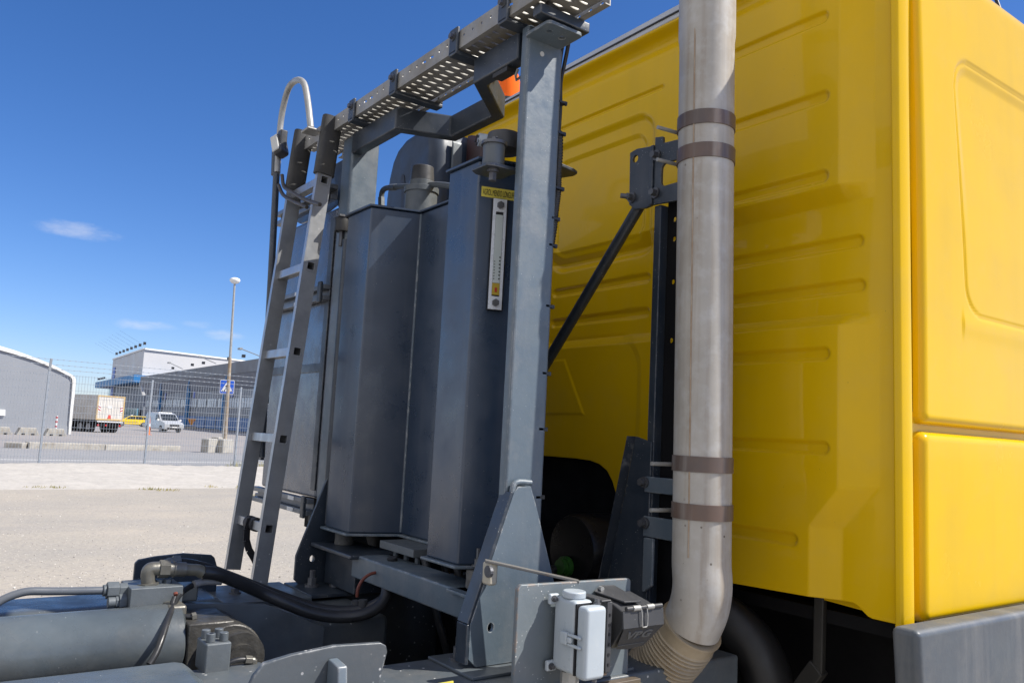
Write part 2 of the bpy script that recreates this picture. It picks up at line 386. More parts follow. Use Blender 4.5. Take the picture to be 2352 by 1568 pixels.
# fence line and road directions on the ground
FP = [PZ(88, 1073.5, GZ), PZ(327.5, 1075.5, GZ), PZ(537.5, 1077.5, GZ)]
fd = (FP[2]-FP[0]); fd.z = 0; FSTEP = fd.length/2; fd.normalize(); fn = V((-fd.y, fd.x, 0))
F0 = V((FP[0].x, FP[0].y, 0))
def fence_pt(a, b, z=GZ): p = F0 + fd*a + fn*b; return V((p.x, p.y, z))
def strip(name, a0, a1, b0, b1, z, m, kind='structure'):
    return MB().prism([fence_pt(a0, b0, z), fence_pt(a1, b0, z), fence_pt(a1, b1, z), fence_pt(a0, b1, z)], (0, 0, -.02)).build(name, m, kind=kind)
rb = (PZ(300, 1038, GZ)-F0).dot(fn)
strip('road', -500, 500, .3, rb, GZ+.024, ASPH)
strip('apron', -700, 700, rb+.02, 600, GZ+.020, APRON)
lb = (PZ(300, 1061, GZ)-F0).dot(fn)
strip('road_line', -200, 200, lb, lb+.14, GZ+.029, LINEP)
# sand bank in front of the fence
xs = np.linspace(-60, 90, 620); bs = np.linspace(-7.2, .25, 44)
rng_ = np.random.default_rng(3)
def smooth_noise(n, k):
    a = rng_.normal(size=n+4*k); ker = np.hanning(2*k+1); ker /= ker.sum(); r = np.convolve(a, ker, 'same')[2*k:2*k+n]; return r/r.std()
ln1 = smooth_noise(620, 9); ln2 = smooth_noise(620, 3)
Pb = np.zeros((620, 44, 3))
for j, b in enumerate(bs):
    t = (b+7.2)/7.45
    prof = np.interp(t, [0, .12, .45, .72, .85, 1], [-.02, .03, .10, .165, .14, -.03])
    z = GZ + prof*(1+.13*ln1+.05*ln2*(t > .3)) + .012*rng_.normal(size=620)*(.1 < t < .95)
    for i in range(3): Pb[:, j, i] = (F0 + fn*b)[i] + fd[i]*xs
    Pb[:, j, 2] = z
grid('sand_bank', Pb, SAND)['kind'] = 'structure'
# weeds on the bank (uncountable ground cover)
wm = mat('dry weeds', (.16, .16, .05), (.3, .25, .12), 3, .8)
mb = MB(); random.seed(8)
def tuft(c, n, h, sp):
    for _ in range(n):
        a = random.uniform(0, 6.28); r = random.uniform(0, sp); b = c+V((math.cos(a)*r*2.2, math.sin(a)*r, 0))
        l = random.uniform(.4, 1)*h; d = V((random.uniform(-.6, .6), random.uniform(-.4, .4), 1)).normalized(); s = V((.012, .004, 0))
        mb.add([b-s, b+s, b+d*l], [(0, 1, 2)])
for u, v in ((560, 1118), (640, 1121), (690, 1120), (420, 1122), (715, 1136), (120, 1118)):
    p = PZ(u*.93, v, GZ+.03); p.z = GZ
    for _ in range(2): tuft(p+V((random.uniform(-.5, .5), random.uniform(-.2, .2), 0)), 22, .08, .12)
p = PZ(580, 1075, GZ+.05); tuft(p, 160, .3, .4)
wo = mb.build('weeds', wm); wo['kind'] = 'stuff'; wo['label'] = 'dry grass tufts along the foot of the sand bank'

# loose stones lying on the gravel (uncountable)
mb = MB(); rs = random.Random(21)
for _ in range(2600):
    v = 1122+(rs.random()**1.1)*250; u = rs.uniform(-30, 720); p = PZ(u, v, GZ); r_ = rs.uniform(.004, .009)*(1.0 if rs.random() < .96 else 1.7); p = V((p.x, p.y, GZ+r_*.2))
    q = [p+V((rs.uniform(.6, 1)*r_*math.cos(a), rs.uniform(.6, 1)*r_*math.sin(a), 0)) for a in (0, 1.25, 2.5, 3.75, 5.0)]
    mb.cur = rs.choice((0, 0, 1, 2)); mb.add(q+[p+V((rs.uniform(-.3, .3)*r_, rs.uniform(-.3, .3)*r_, r_*.7))], [(i, (i+1) % 5, 5) for i in range(5)])
o = mb.build('loose_stones', [mat('pale stone', (.5, .46, .4), (.42, .39, .35), 9, .9), mat('grey stone', (.24, .225, .21), (.19, .18, .17), 9, .9), mat('light stone', (.66, .63, .58), (.6, .57, .52), 9, .9)])
o['kind'] = 'stuff'; o['label'] = 'small loose stones strewn over the pale gravel yard'

# perimeter fence
FG = mat('galvanised fence', (.26, .29, .33), (.34, .36, .38), 9, .45, .35, .03, 40, rust=(1.6, .68))
fence = thing('perimeter_fence', 'tall galvanised welded mesh fence with barbed wire on top standing behind the sand bank', 'fence', fence_pt(0, 0))
MH = 2.50
for k in range(-4, 10):
    a = k*FSTEP; p = fence_pt(a, 0)
    m_ = MB().bar(p-V((0, 0, .05)), p+V((0, 0, MH+.06)), .055, .055, up=fn)
    post = None
    if k % 3 == 0:
        q = p+V((0, 0, MH+.06)); tip = q+V((0, 0, .36))+fn*-.06
        m_.bar(q, tip, .06, .045, up=fn)
    m_.prism([fence_pt(a+x*.14, y*.14, GZ+.03) for x, y in ((-1, -1), (1, -1), (1, 1), (-1, 1))], (0, 0, .03))
    m_.build('post', FG, fence, bevel=.006)
    w_ = MB(); n = 36
    for i in range(1, n):
        b = fence_pt(a+FSTEP*i/n, -.035); w_.bar(b+V((0, 0, .05)), b+V((0, 0, MH+.03)), .0062, .0062, up=fn)
    for i in range(13):
        z = GZ+.1+(MH-.1)*i/12
        for dy in (-.045, -.025): w_.bar(fence_pt(a+.03, dy, z), fence_pt(a+FSTEP-.03, dy, z), .0075, .0075)
    w_.build('mesh_panel', FG, fence)
bwm = MB()
for i, dz in enumerate((.14, .26, .40)):
    for k in range(-4, 9):
        bwm.bar(fence_pt(k*FSTEP, -.03-.02*i, GZ+MH+dz), fence_pt((k+1)*FSTEP, -.03-.02*i, GZ+MH+dz), .009, .009)
        for j in range(18):
            c = fence_pt((k+j/18)*FSTEP, -.03-.02*i, GZ+MH+dz); bwm.obox(c, fd*.02, V((0, 0, .010)), fn*.005)
bwm.build('barbed_wire', FG, fence)

# ---- tent hangar
T0, T1 = PZ(0, 992, GZ), PZ(160, 997.5, GZ)
td = (T1-T0); td.z = 0; td.normalize(); tn = V((-td.y, td.x, 0))
def TP(u, v): return PP(u, v, T1, tn)
def q1(a, b): return ((a*.2933)*.58333, (1320+b*.2933)*.58333)
tent = thing('tent_hangar', 'grey arched tent hangar with white edge trim behind the fence at the left', 'hangar', (T1.x, T1.y, GZ))
outer = [TP(*q1(*p)) for p in ((950, 1350), (985, 1000), (1018, 640), (1017, 590), (1000, 550), (960, 525), (860, 470), (650, 368), (450, 290), (200, 200), (0, 140))]
outer[0].z = GZ
inner = [TP(*q1(*p)) for p in ((918, 1342), (945, 1000), (974, 640), (972, 590), (955, 560), (900, 530), (800, 478), (600, 390), (450, 330), (200, 252), (0, 196))]
inner[0].z = GZ
lastx = outer[-1]
ridge = V((lastx.x, lastx.y, 0))-td*7.0; top = lastx.z+2.2
def mirror(p): s_ = (p-ridge).dot(td); q = p-td*2*s_; return q
apex_o = V((ridge.x, ridge.y, top)); apex_i = V((ridge.x, ridge.y, top-.5))
mid_o = [lastx-td*3.4+V((0, 0, 1.35))]; mid_i = [inner[-1]-td*3.4+V((0, 0, 1.33))]
ho = outer+mid_o; hi = inner+mid_i
fo = ho+[apex_o]+[mirror(p) for p in ho[::-1]]; fi = hi+[apex_i]+[mirror(p) for p in hi[::-1]]
TGR = mat('grey tarpaulin', (.27, .285, .31), (.25, .265, .29), .7, .7, 0, .1, 3)
MB().prism([p+tn*.12 for p in fi], tn*.1).build('front_panel', TGR, tent)
trm = MB()
n = len(fo)
for i in range(n-1):
    trm.prism([fo[i], fo[i+1], fi[i+1], fi[i]], tn*.35)
trm.build('edge_trim', mat('white tarpaulin', (.78, .77, .74), (.7, .68, .63), 1, .6), tent)
MB().prism([p+tn*.36 for p in fo], tn*32).build('roof_shell', TGR, tent)
wq = [TP(*q1(*p)) for p in ((-30, 990), (72, 995), (70, 1078), (-30, 1072))]
MB().prism([p-tn*.02 for p in wq], tn*.1).build('window', WHITE, tent)
sk = [TP(*q1(*p)) for p in ((-400, 1170), (905, 1205), (918, 1340), (-400, 1310))]; 
MB().prism([p+tn*.08 for p in sk], tn*.03).build('skirt', mat('skirt tarpaulin', (.3, .315, .34), (.26, .27, .29), 1, .8), tent)

# ---- concrete barriers before the tent, bollard, kerb slabs
def barrier(u, v, label):
    p = PZ(u, v, GZ); t = thing('concrete_barrier', label, 'barrier', p, math.atan2(td.y, td.x), 'low concrete barriers in front of the tent', local=True)
    m_ = MB().prism([(-.62, -.3, 0), (.62, -.3, 0), (.42, -.3, .46), (-.42, -.3, .46)], (0, .6, 0))
    m_.build('body', CONC, t, bevel=.03)
    h_ = MB()
    for x in (-.26, .26): h_.box(x-.08, x+.08, -.33, -.301, .03, .11)
    h_.build('fork_slot', DARK, t)
    return t
barrier(61, 999, 'concrete barrier in front of the tent between the window and the first fence post')
barrier(125, 1001, 'concrete barrier in front of the tent, just right of the first fence post')
barrier(-2, 997.5, 'concrete barrier cut by the left edge of the photo under the tent window')
p = PZ(126, 999, GZ); p = V((p.x, p.y, GZ)); bl = thing('bollard', 'slim white and red marker post behind a concrete barrier beside the tent', 'bollard', p, local=True)
MB().cyl((0, 0, 0), (0, 0, 1.25), .06, 14).build('post', WHITE, bl, smooth=40)
m_ = MB()
for z in (.5, .8, 1.08): m_.cyl((0, 0, z), (0, 0, z+.12), .063, 14)
m_.build('red_band', RED, bl, smooth=40)
def slab(u0, u1, v0, v1, label, h=.32):
    a, b = PZ(u0, v0, GZ), PZ(u1, v1, GZ); d = (b-a); L_ = d.length; d.normalize(); n_ = V((-d.y, d.x, 0))
    m_ = MB().prism([a, b, b+n_*.55, a+n_*.55], (0, 0, h))
    o = m_.build('kerb_slab', CONC, None, bevel=.03, origin=(a.x, a.y, GZ)); tag(o, label, 'kerb', 'long concrete kerb slabs at the far road edge')
slab(66, 240, 1031, 1034.5, 'long concrete kerb slab at the road edge between the first two fence posts', .27)
slab(242, 415, 1034.5, 1036.5, 'stained concrete kerb slab at the road edge right of the middle fence post', .25)
slab(8, 50, 1029, 1031, 'short broken concrete kerb piece near the left edge of the photo', .24)

# ---- lamp post with concrete feet
lp = PZ(515, 1041, GZ); lamp = thing('street_lamp', 'tall leaning lamp post with round white head and rusty lower half', 'street lamp', lp, local=False)
tp = PD(539, 652, math.hypot(lp.x, lp.y)); mid = lp.lerp(tp, .56)
MB().tube([lp, mid], .10, 12, radii=[.085, .075]).build('lower_pole', mat('rusty pole', (.28, .19, .11), (.34, .29, .22), 3, .7, 0, .1, 20, grime=((.5, .47, .42), 5, .5)), lamp, smooth=40)
MB().tube([mid, tp], .07, 12, radii=[.062, .048]).build('upper_pole', GALV, lamp, smooth=40)
MB().lathe([(.05, 0), (.17, .05), (.235, .14), (.24, .19), (.2, .25), (.11, .29), (.01, .305)], tp, (0, 0, 1), 20).build('lamp_head', WHITE, lamp, smooth=60)
for (u0, u1, v, l) in ((477, 499, 1041, 'concrete block standing left of the lamp post foot'), (511, 536, 1042, 'chipped concrete block standing right of the lamp post foot'), (500, 510, 1034, 'narrow dark concrete block behind the lamp post foot')):
    a, b = PZ(u0, v, GZ), PZ(u1, v, GZ); d = b-a; d.z = 0; nn_ = V((-d.y, d.x, 0)).normalized()
    m_ = MB().prism([a, b, b+nn_*.5-d*.06, a+nn_*.5+d*.08], (0, 0, .66))
    o = m_.build('concrete_block', CONC, None, bevel=.06, origin=(a.x, a.y, GZ)); tag(o, l, 'block', 'concrete blocks round the lamp post')

# ---- pedestrian crossing sign
pp = PZ(510, 1022, GZ); D_ = math.hypot(pp.x, pp.y)
sg = thing('crossing_sign', 'blue pedestrian crossing sign on a thin grey post behind the lamp post', 'sign', pp)
fwd = V((-pp.x, -pp.y, 0)).normalized(); sr = V((-fwd.y, fwd.x, 0)); sr = sr if sr.dot(RR) > 0 else -sr
def sc(u, v): return PD(u, v, D_)
c0 = sc(521.5, 888.5); hw = .62*(sc(538.5, 888)-sc(504.5, 888)).length/2*1.55
hw = (sc(538, 888.5)-sc(505, 888.5)).length/2
MB().cyl(V((c0.x, c0.y, GZ)), V((c0.x, c0.y, c0.z+hw)), .04, 10).build('post', GALV, sg, smooth=40)
def splate(name, pts, d, m, par=sg, t=.01, bev=0):
    return MB().prism([c0+sr*x*hw+_up*y*hw+fwd*d for x, y in pts], fwd*t).build(name, m, par)
BLUE = mat('sign blue', (.015, .10, .55), (.012, .09, .5), 3, .4)
pl_ = splate('plate', rrect(-1, 1, -1, 1, .14), .05, WHITE, t=.02)
splate('blue_field', rrect(-.94, .94, -.94, .94, .12), .072, BLUE, pl_, .004)
splate('triangle', [(-.82, -.68), (.82, -.68), (0, .86)], .078, WHITE, pl_, .004)
fig = [[(-.07, .42), (-.02, .5), (.07, .48), (.09, .4), (.04, .33), (-.04, .34)], [(-.1, .28), (.08, .3), (.2, .02), (.14, -.02), (.06, .12), (.04, -.12), (.2, -.3), (.34, -.52), (.24, -.55), (.08, -.34), (-.02, -.18), (-.12, -.34), (-.3, -.55), (-.4, -.5), (-.2, -.28), (-.1, -.1), (-.12, .1), (-.24, -.02), (-.3, .02), (-.18, .2)]]
for x in (-.62, -.36, .3, .55): fig.append([(x, -.66), (x+.16, -.66), (x+.12, -.52), (x+.03, -.52)])
m_ = MB()
for f in fig: m_.prism([c0+sr*x*hw+_up*y*hw+fwd*.084 for x, y in f], fwd*.004)
m_.build('walking_figure', INK, pl_)

# ---- box truck trailer seen from behind
GLASS = mat('dark window glass', (.02, .025, .03), (.03, .035, .04), 3, .12)
TYRE = mat('tyre', (.02, .02, .02), (.03, .03, .03), 9, .8)
RIM = mat('rim', (.42, .43, .45), (.3, .3, .32), 9, .35, .6)
def wheel(t, x, y, r, w_=.25, side=1):
    wh = MB().cyl((x, y-w_/2, r), (x, y+w_/2, r), r, 24).build('wheel', TYRE, t, smooth=40)
    m_ = MB().cyl((x, y+side*w_/2, r), (x, y+side*(w_/2+.015), r), r*.62, 20)
    for k in range(5):
        a = k*1.2566; m_.box(x+math.cos(a)*r*.3-.03, x+math.cos(a)*r*.3+.03, y+side*(w_/2+.012)-.012, y+side*(w_/2+.012)+.012, r+math.sin(a)*r*.3-.03, r+math.sin(a)*r*.3+.03)
    m_.build('rim', RIM, wh, smooth=40)
a, b = PZ(191, 992, GZ), PZ(268, 994.5, GZ)
d = PZ(262, 994, GZ)-PZ(215, 993, GZ); ang = math.atan2((b-a).y, (b-a).x)+.12
base = PZ(248, 994, GZ)
tt = thing('box_truck', 'white box truck seen from behind with rusty frame and red chevrons beyond the fence', 'truck', base, ang, local=True)
OFFW = mat('dirty white box', (.66, .64, .6), (.56, .53, .48), 1.2, .6, streak=((.45, .38, .28), (3, 3, .6), .5))
RUSTW = mat('rusty yellow frame', (.6, .45, .2), (.45, .3, .14), 3, .6)
W2, ZB, ZT, LN = 1.24, 1.02, 3.02, 7.5
bd = MB().box(-W2, W2, 0, LN, ZB, ZT).build('box_body', OFFW, tt)
m_ = MB().box(-W2-.01, -W2+.1, -.03, .0, ZB, ZT).box(W2-.1, W2+.01, -.03, 0, ZB, ZT).box(-W2+.1, W2-.1, -.03, 0, ZB, ZB+.12).box(-W2+.1, W2-.1, -.03, 0, ZT-.1, ZT)
m_.build('rear_frame', RUSTW, bd)
m_ = MB()
for x in np.arange(-W2+.16, W2-.1, .15): m_.box(x, x+.012, -.012, 0, ZB+.12, ZT-.1)
m_.build('door_ribs', mat('box ribs', (.5, .47, .42), None, 2, .6), bd)
MB().box(-.28, .12, -.02, -.013, 2.0, 2.18).build('plate', WHITE, bd)
m_ = MB().box(-W2+.14, -W2+.34, -.024, -.014, 1.7, 2.2).box(W2-.34, W2-.14, -.024, -.014, 1.7, 2.2)
m_.build('marker_board', WHITE, bd)
m_ = MB()
for s_ in (-1, 1):
    for z in (1.74, 1.96):
        xa = s_*(W2-.24); m_.prism([(xa-s_*.1, -.03, z), (xa-s_*.1, -.03, z+.1), (xa+s_*.1, -.03, z+.2), (xa+s_*.1, -.03, z+.1)], (0, .004, 0))
m_.build('chevron', RED, bd)
MB().prism([(-.24, -.04, 1.16), (.14, -.04, 1.16), (.02, -.04, 1.46), (-.12, -.04, 1.46)], (0, .02, 0)).build('warning_triangle', mat('red reflector', (.7, .1, .07), None, 3, .4), bd)
MB().box(-1.0, 1.0, .05, LN, .62, ZB).build('chassis', DARK, tt)
MB().box(-1.1, 1.2, -.06, .02, .86, .96).build('lower_bar', WHITE, tt)
MB().box(-1.15, 1.15, -.05, .05, .5, .72).build('bumper', DARK, tt, bevel=.02)
for x in (-1.0, -.3, .95): MB().box(x-.08, x+.08, -.07, -.052, .55, .68).build('tail_light', RED, tt)
for y in (.9, 1.9, 5.8):
    for s_ in (-1, 1):
        wh = MB().cyl((s_*1.02-.17, y, .46), (s_*1.02+.17, y, .46), .46, 22).build('wheel', TYRE, tt, smooth=40)
        MB().cyl((s_*1.02+s_*.17, y, .46), (s_*1.02+s_*.185, y, .46), .26, 18).build('rim', RIM, wh, smooth=40)
MB().box(-1.2, 1.2, LN+.25, LN+2.1, .55, 2.9).build('driver_cab', OFFW, tt, bevel=.15)
m_ = MB().box(-1.2, -1.17, .2, 2.6, .55, .95).box(1.17, 1.2, .2, 2.6, .55, .95); m_.build('side_guard', DARK, tt)

# ---- cars: side profile lofted over width stations so roofs and bonnets curve inwards
def car_body(prof, W, tuck=.16, zt=1.0):
    ys = [-W, -W*.96, -W*.86, W*.86, W*.96, W]; m_ = MB(); n = len(prof); ztop = max(z for _, z in prof)
    rows = []
    for i, y in enumerate(ys):
        k = (0, .5, 1, 1, .5, 0)[i]; row = []
        for x, z in prof:
            f = max(0, (z-zt)/(ztop-zt+1e-6)); yy = y*(1-tuck*f)
            row.append(V((x*(1-.02*(1-k)), yy, z-(1-k)*.05*(1 if z > .5 else -1))))
        rows.append(row)
    vs = [p for r in rows for p in r]; fs = []
    for i in range(5):
        for j in range(n): fs.append((i*n+j, i*n+(j+1) % n, (i+1)*n+(j+1) % n, (i+1)*n+j))
    fs += [tuple(range(n-1, -1, -1)), tuple(5*n+j for j in range(n))]
    return m_.add(vs, fs)
# yellow estate car
yc = PZ(302, 979, GZ); ycar = thing('parked_car', 'bright yellow estate car parked behind the white box truck', 'car', yc, math.radians(175), local=True)
YCAR = mat('yellow car paint', (.85, .6, .01), (.82, .57, .01), 2, .25, coat=.5)
prof = [(-2.3, .3), (2.2, .3), (2.32, .55), (2.28, .82), (2.05, .95), (1.1, 1.02), (.45, 1.42), (-.3, 1.5), (-1.6, 1.47), (-2.15, 1.1), (-2.32, .95), (-2.36, .6)]
cb = car_body(prof, .93).build('body', YCAR, ycar, smooth=35)
for s_ in (-1, 1):
    m_ = MB()
    for q in ([(.95, 1.04), (.42, 1.36), (-.28, 1.42), (-.28, 1.04)], [(-.36, 1.04), (-.36, 1.42), (-1.2, 1.42), (-1.3, 1.04)], [(-1.38, 1.04), (-1.28, 1.41), (-1.55, 1.38), (-1.95, 1.08)]):
        m_.prism([(x, s_*(.93*(1-.16*(z-1)/.5)+.004), z) for x, z in q], (0, s_*.01, 0))
    m_.build('side_window', GLASS, cb)
    MB().prism([(-.6, s_*.935, .62), (1.9, s_*.935, .62), (1.9, s_*.935, .66), (-.6, s_*.935, .66)], (0, s_*.006, 0)).build('door_stripe', INK, cb)
    MB().box(-2.38, -2.2, min(s_*.6, s_*.9), max(s_*.6, s_*.9), .78, .95).build('tail_light', RED, cb)
MB().box(.0, .25, -.3, .3, 1.5, 1.6).build('roof_sign', WHITE, cb, bevel=.03)
for x in (-1.4, 1.35):
    for s_ in (-1, 1): wheel(ycar, x, s_*.84, .33, .22, s_)
# silver van facing the viewer
vp = PZ(399, 993.5, GZ); van = thing('parked_van', 'silver van facing the fence with its front towards the camera', 'van', vp, math.radians(282), local=True)
VAN = mat('silver van paint', (.5, .52, .54), (.46, .48, .5), 2, .3, .2, coat=.4)
prof = [(-4.6, .3), (-.1, .3), (.02, .55), (0, .85), (-.2, 1.02), (-1.05, 1.2), (-1.75, 1.86), (-2.1, 1.95), (-4.5, 1.95), (-4.68, 1.7), (-4.7, .6)]
vb = car_body(prof, 1.0, .12, 1.1).build('body', VAN, van, smooth=35)
MB().add([(-1.02, -.82, 1.26), (-1.02, .82, 1.26), (-1.66, .76, 1.82), (-1.66, -.76, 1.82), (-1.0, -.82, 1.262), (-1.0, .82, 1.262), (-1.64, .76, 1.822), (-1.64, -.76, 1.822)],
         [(4, 5, 6, 7), (0, 1, 5, 4), (1, 2, 6, 5), (2, 3, 7, 6), (3, 0, 4, 7), (3, 2, 1, 0)]).build('windscreen', GLASS, vb)
MB().box(-.02, .035, -.5, .5, .62, .86).build('grille', INK, vb, bevel=.02)
MB().box(0, .045, -.48, .48, .72, .745).build('grille_bar', RIM, vb)
MB().box(-.02, .05, -.7, .7, .32, .5).build('lower_grille', INK, vb, bevel=.03)
MB().box(.04, .055, -.26, .26, .50, .6).build('number_plate', WHITE, vb)
for s_ in (-1, 1):
    MB().prism([(-.12, s_*.55, .84), (-.3, s_*.96, .98), (-.3, s_*.96, .86), (-.06, s_*.55, .74)], (.09, 0, .0)).build('headlight', LENS, vb)
    m_ = MB().prism([(-1.25, s_*1.005, 1.2), (-1.85, s_*.955, 1.75), (-2.15, s_*.955, 1.75), (-2.15, s_*1.005, 1.2)], (0, s_*.012, 0)); m_.build('side_window', GLASS, vb)
    MB().box(-1.35, -1.15, s_*1.16-.1, s_*1.16+.1, 1.12, 1.34).build('mirror', WHITE, vb, bevel=.03)
    for x in (-.9, -3.8): wheel(van, x, s_*.88, .35, .24, s_)
MB().box(-3.8, -2.2, -.7, .7, 1.955, 2.03).build('roof_rack', WHITE, vb)

# warning sign on a concrete foot, traffic cone
wp = PZ(438, 985, GZ); ws = thing('warning_sign', 'small orange inverted triangle warning sign on a concrete foot left of the pedestrian sign', 'sign', wp, math.atan2(sr.y, sr.x), local=True)
MB().box(-.75, .75, 0, .6, 0, .38).build('foot', CONC, ws, bevel=.04)
MB().cyl((0, .2, .38), (0, .2, .6), .04, 8).build('post', GALV, ws)
MB().prism([(-.6, .15, 1.55), (.6, .15, 1.55), (.15, .15, .6), (-.15, .15, .6)], (0, .03, 0)).build('plate', mat('orange plate', (.75, .28, .02), (.7, .25, .02), 3, .5), ws, bevel=.01)
cp = PZ(340, 998.5, GZ); cn = thing('traffic_cone', 'thin orange traffic cone beside the middle fence post', 'cone', cp, local=True)
CON = mat('orange cone', (.75, .2, .06), (.7, .18, .05), 3, .5)
MB().box(-.24, .24, -.24, .24, 0, .05).build('base', CON, cn)
MB().tube([(0, 0, .05), (0, 0, 1.5)], .1, 14, radii=[.15, .04]).build('cone_body', CON, cn, smooth=40)
MB().tube([(0, 0, .7), (0, 0, .95)], .1, 14, radii=[.114, .096]).build('white_band', WHITE, cn, smooth=40)

# ---- airport building: long low hall and tall white block
def UD(u, D): p = PD(u, 900, D); return V((p.x, p.y, 0))
hall = thing('airport_hall', 'long dark blue grey hall with sloping roof edge and blue base behind the van', 'building', tuple(UD(600, 120)+V((0, 0, GZ))))
A, B = UD(600, 112), UD(336, 186); dirv = (A-B).normalized(); A2 = A+dirv*70
hn = V((-dirv.y, dirv.x, 0)); hn = hn if hn.dot(V((-A.x, -A.y, 0))) > 0 else -hn     # towards the viewer
L_ = (A2-B).length
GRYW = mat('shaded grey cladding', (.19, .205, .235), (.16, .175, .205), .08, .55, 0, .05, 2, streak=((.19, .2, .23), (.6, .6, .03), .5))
ROOFG = mat('grey roof edge', (.17, .18, .2), (.15, .16, .18), .2, .6)
BLUW = mat('blue cladding', (.045, .12, .31), (.055, .135, .34), .3, .5)
BLUB = mat('blue beam', (.02, .15, .36), (.03, .17, .40), .3, .5)
PANEW = mat('pale window band', (.5, .56, .64), (.42, .48, .56), .25, .3)
def hp(s_, z, o=0): p = B+dirv*s_+hn*o; return V((p.x, p.y, GZ+z))
HH = 9.6
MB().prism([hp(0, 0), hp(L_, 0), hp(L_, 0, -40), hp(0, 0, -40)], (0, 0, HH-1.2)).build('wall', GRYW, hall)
rf = MB().prism([hp(-1, HH-1.6, 1.2), hp(-1, HH, 1.2), hp(-1, HH, -41), hp(-1, HH-1.6, -41)], dirv*(L_+2)).build('roof', ROOFG, hall)
MB().prism([hp(0, HH-1.62, 1.1), hp(0, HH-3.6, .12), hp(0, HH-3.2, .02), hp(0, HH-1.62, .02)], dirv*L_).build('sloping_soffit', mat('blue grey soffit', (.16, .19, .25), (.13, .155, .21), .3, .5), hall)
for i in range(int(L_/6)):
    s_ = 2+i*6.0
    MB().prism([hp(s_, .15, .08), hp(s_+5.4, .15, .08), hp(s_+5.4, 1.95, .08), hp(s_, 1.95, .08)], hn*.05).build('base_panel', BLUW, hall)
    wn_ = MB().prism([hp(s_+.2, 3.4, .06), hp(s_+5.0, 3.4, .06), hp(s_+5.0, 4.7, .06), hp(s_+.2, 4.7, .06)], hn*.05).build('window', PANEW, hall)
    m_ = MB()
    for k in range(1, 4): m_.prism([hp(s_+.2+k*1.2-.06, 3.4, .112), hp(s_+.2+k*1.2+.06, 3.4, .112), hp(s_+.2+k*1.2+.06, 4.7, .112), hp(s_+.2+k*1.2-.06, 4.7, .112)], hn*.04)
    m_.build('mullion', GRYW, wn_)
for i in range(int(L_/22)):
    s_ = 16+i*22
    m_ = MB().prism([hp(s_, 0, .14), hp(s_+.7, 0, .14), hp(s_+.7, 6.6, .14), hp(s_, 6.6, .14)], hn*.5)
    m_.prism([hp(s_, 6.6, .15), hp(s_+.7, 6.6, .15), hp(s_+4.2, HH-1.2, .7), hp(s_+3.4, HH-1.2, .7)], hn*.5)
    m_.build('blue_strut', BLUB, hall)
    MB().prism([hp(s_+2.5, 4.9, .06), hp(s_+3.6, 4.9, .06), hp(s_+3.6, 7.2, .06), hp(s_+2.5, 7.2, .06)], hn*.06).build('banner', mat('blue banner', (.08, .12, .4), (.1, .14, .42), .5, .5), hall)
for i in range(14):
    s_ = 26+i*7.2; long_ = i % 3 == 1
    m_ = MB().bar(hp(s_, HH, .6), hp(s_, HH+.7, .6), .08, .08)
    if long_: m_.bar(hp(s_, HH+.4, .6), hp(s_-4.5, HH+1.5, 1.8), .1, .1).obox(hp(s_-4.9, HH+1.55, 1.9), dirv*.5, hn*.2, V((0, 0, .12)))
    else: m_.obox(hp(s_, HH+.8, .7), dirv*.25, hn*.2, V((0, 0, .2)))
    m_.build('roof_lamp', INK if not long_ else GALV, hall)
s_ = (UD(577, 120)-B).dot(dirv)
m_ = MB().lathe([(.45, 0), (.45, 1.0), (.75, 1.1), (.75, 1.4), (.45, 1.6), (.3, 2.1), (.02, 2.3)], hp(s_, HH, -3), (0, 0, 1), 16); m_.build('roof_vent', GALV, hall, smooth=30)

twr = thing('airport_terminal', 'tall white airport block with blue canopy band rising behind the dark hall', 'building', tuple(UD(322, 205)+V((0, 0, GZ))))
C0 = UD(322, 200); C1 = UD(570, 216); C2 = UD(252, 248)
C3 = C1+(C2-C0)
WHW = mat('white cladding', (.52, .515, .51), (.46, .46, .465), .12, .5, 0, .05, 1)
TH_ = PD(322, 802, C0.length).z
def tz(p, z): return V((p.x, p.y, z))
zc = PD(322, 862, C0.length).z; zl = PD(322, 879, C0.length).z
MB().prism([tz(C0, zc), tz(C1, zc), tz(C3, zc), tz(C2, zc)], (0, 0, TH_-zc)).build('upper_block', WHW, twr)
par = .35
e1 = (C1-C0).normalized(); e2 = (C2-C0).normalized()
m_ = MB().bar(tz(C0-e2*.2, TH_+par/2+.02), tz(C1, TH_+par/2+.02), .5, par).bar(tz(C0+e2*.1, TH_+par/2+.02), tz(C2, TH_+par/2+.02), .48, par)
m_.build('parapet', WHITE, twr)
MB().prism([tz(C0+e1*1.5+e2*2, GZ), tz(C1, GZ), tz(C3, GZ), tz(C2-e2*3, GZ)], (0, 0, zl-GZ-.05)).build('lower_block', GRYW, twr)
ex = C0-e1*4-e2*1
MB().prism([tz(C0-e1*2.2-e2*2.2, zl), tz(C0+e1*9-e2*2.2, zl), tz(C0+e1*9+e2*3, zl), tz(C0-e1*2.2+e2*3, zl)], (0, 0, zc-zl-.03)).build('canopy', BLUB, twr)
MB().prism([tz(C0-e1*2.2+e2*3.02, zl), tz(C0+e1*4+e2*3.02, zl), tz(C2+e1*4+e2*16, zl), tz(C2-e1*2.2+e2*16, zl)], (0, 0, zc-zl-.03)).build('canopy', BLUB, twr)
zf = PD(322, 908, C0.length).z
MB().prism([tz(C0-e1*.4-e2*.6, zl-.02), tz(C0+e1*8-e2*.6, zl-.02), tz(C0+e1*.6-e2*.6, zf)], e2*1.2).build('white_fin', WHW, twr)
gl = [tz(C2+e1*1.2+e2*4, GZ+1), tz(C2+e1*1.2+e2*11, GZ+1)]
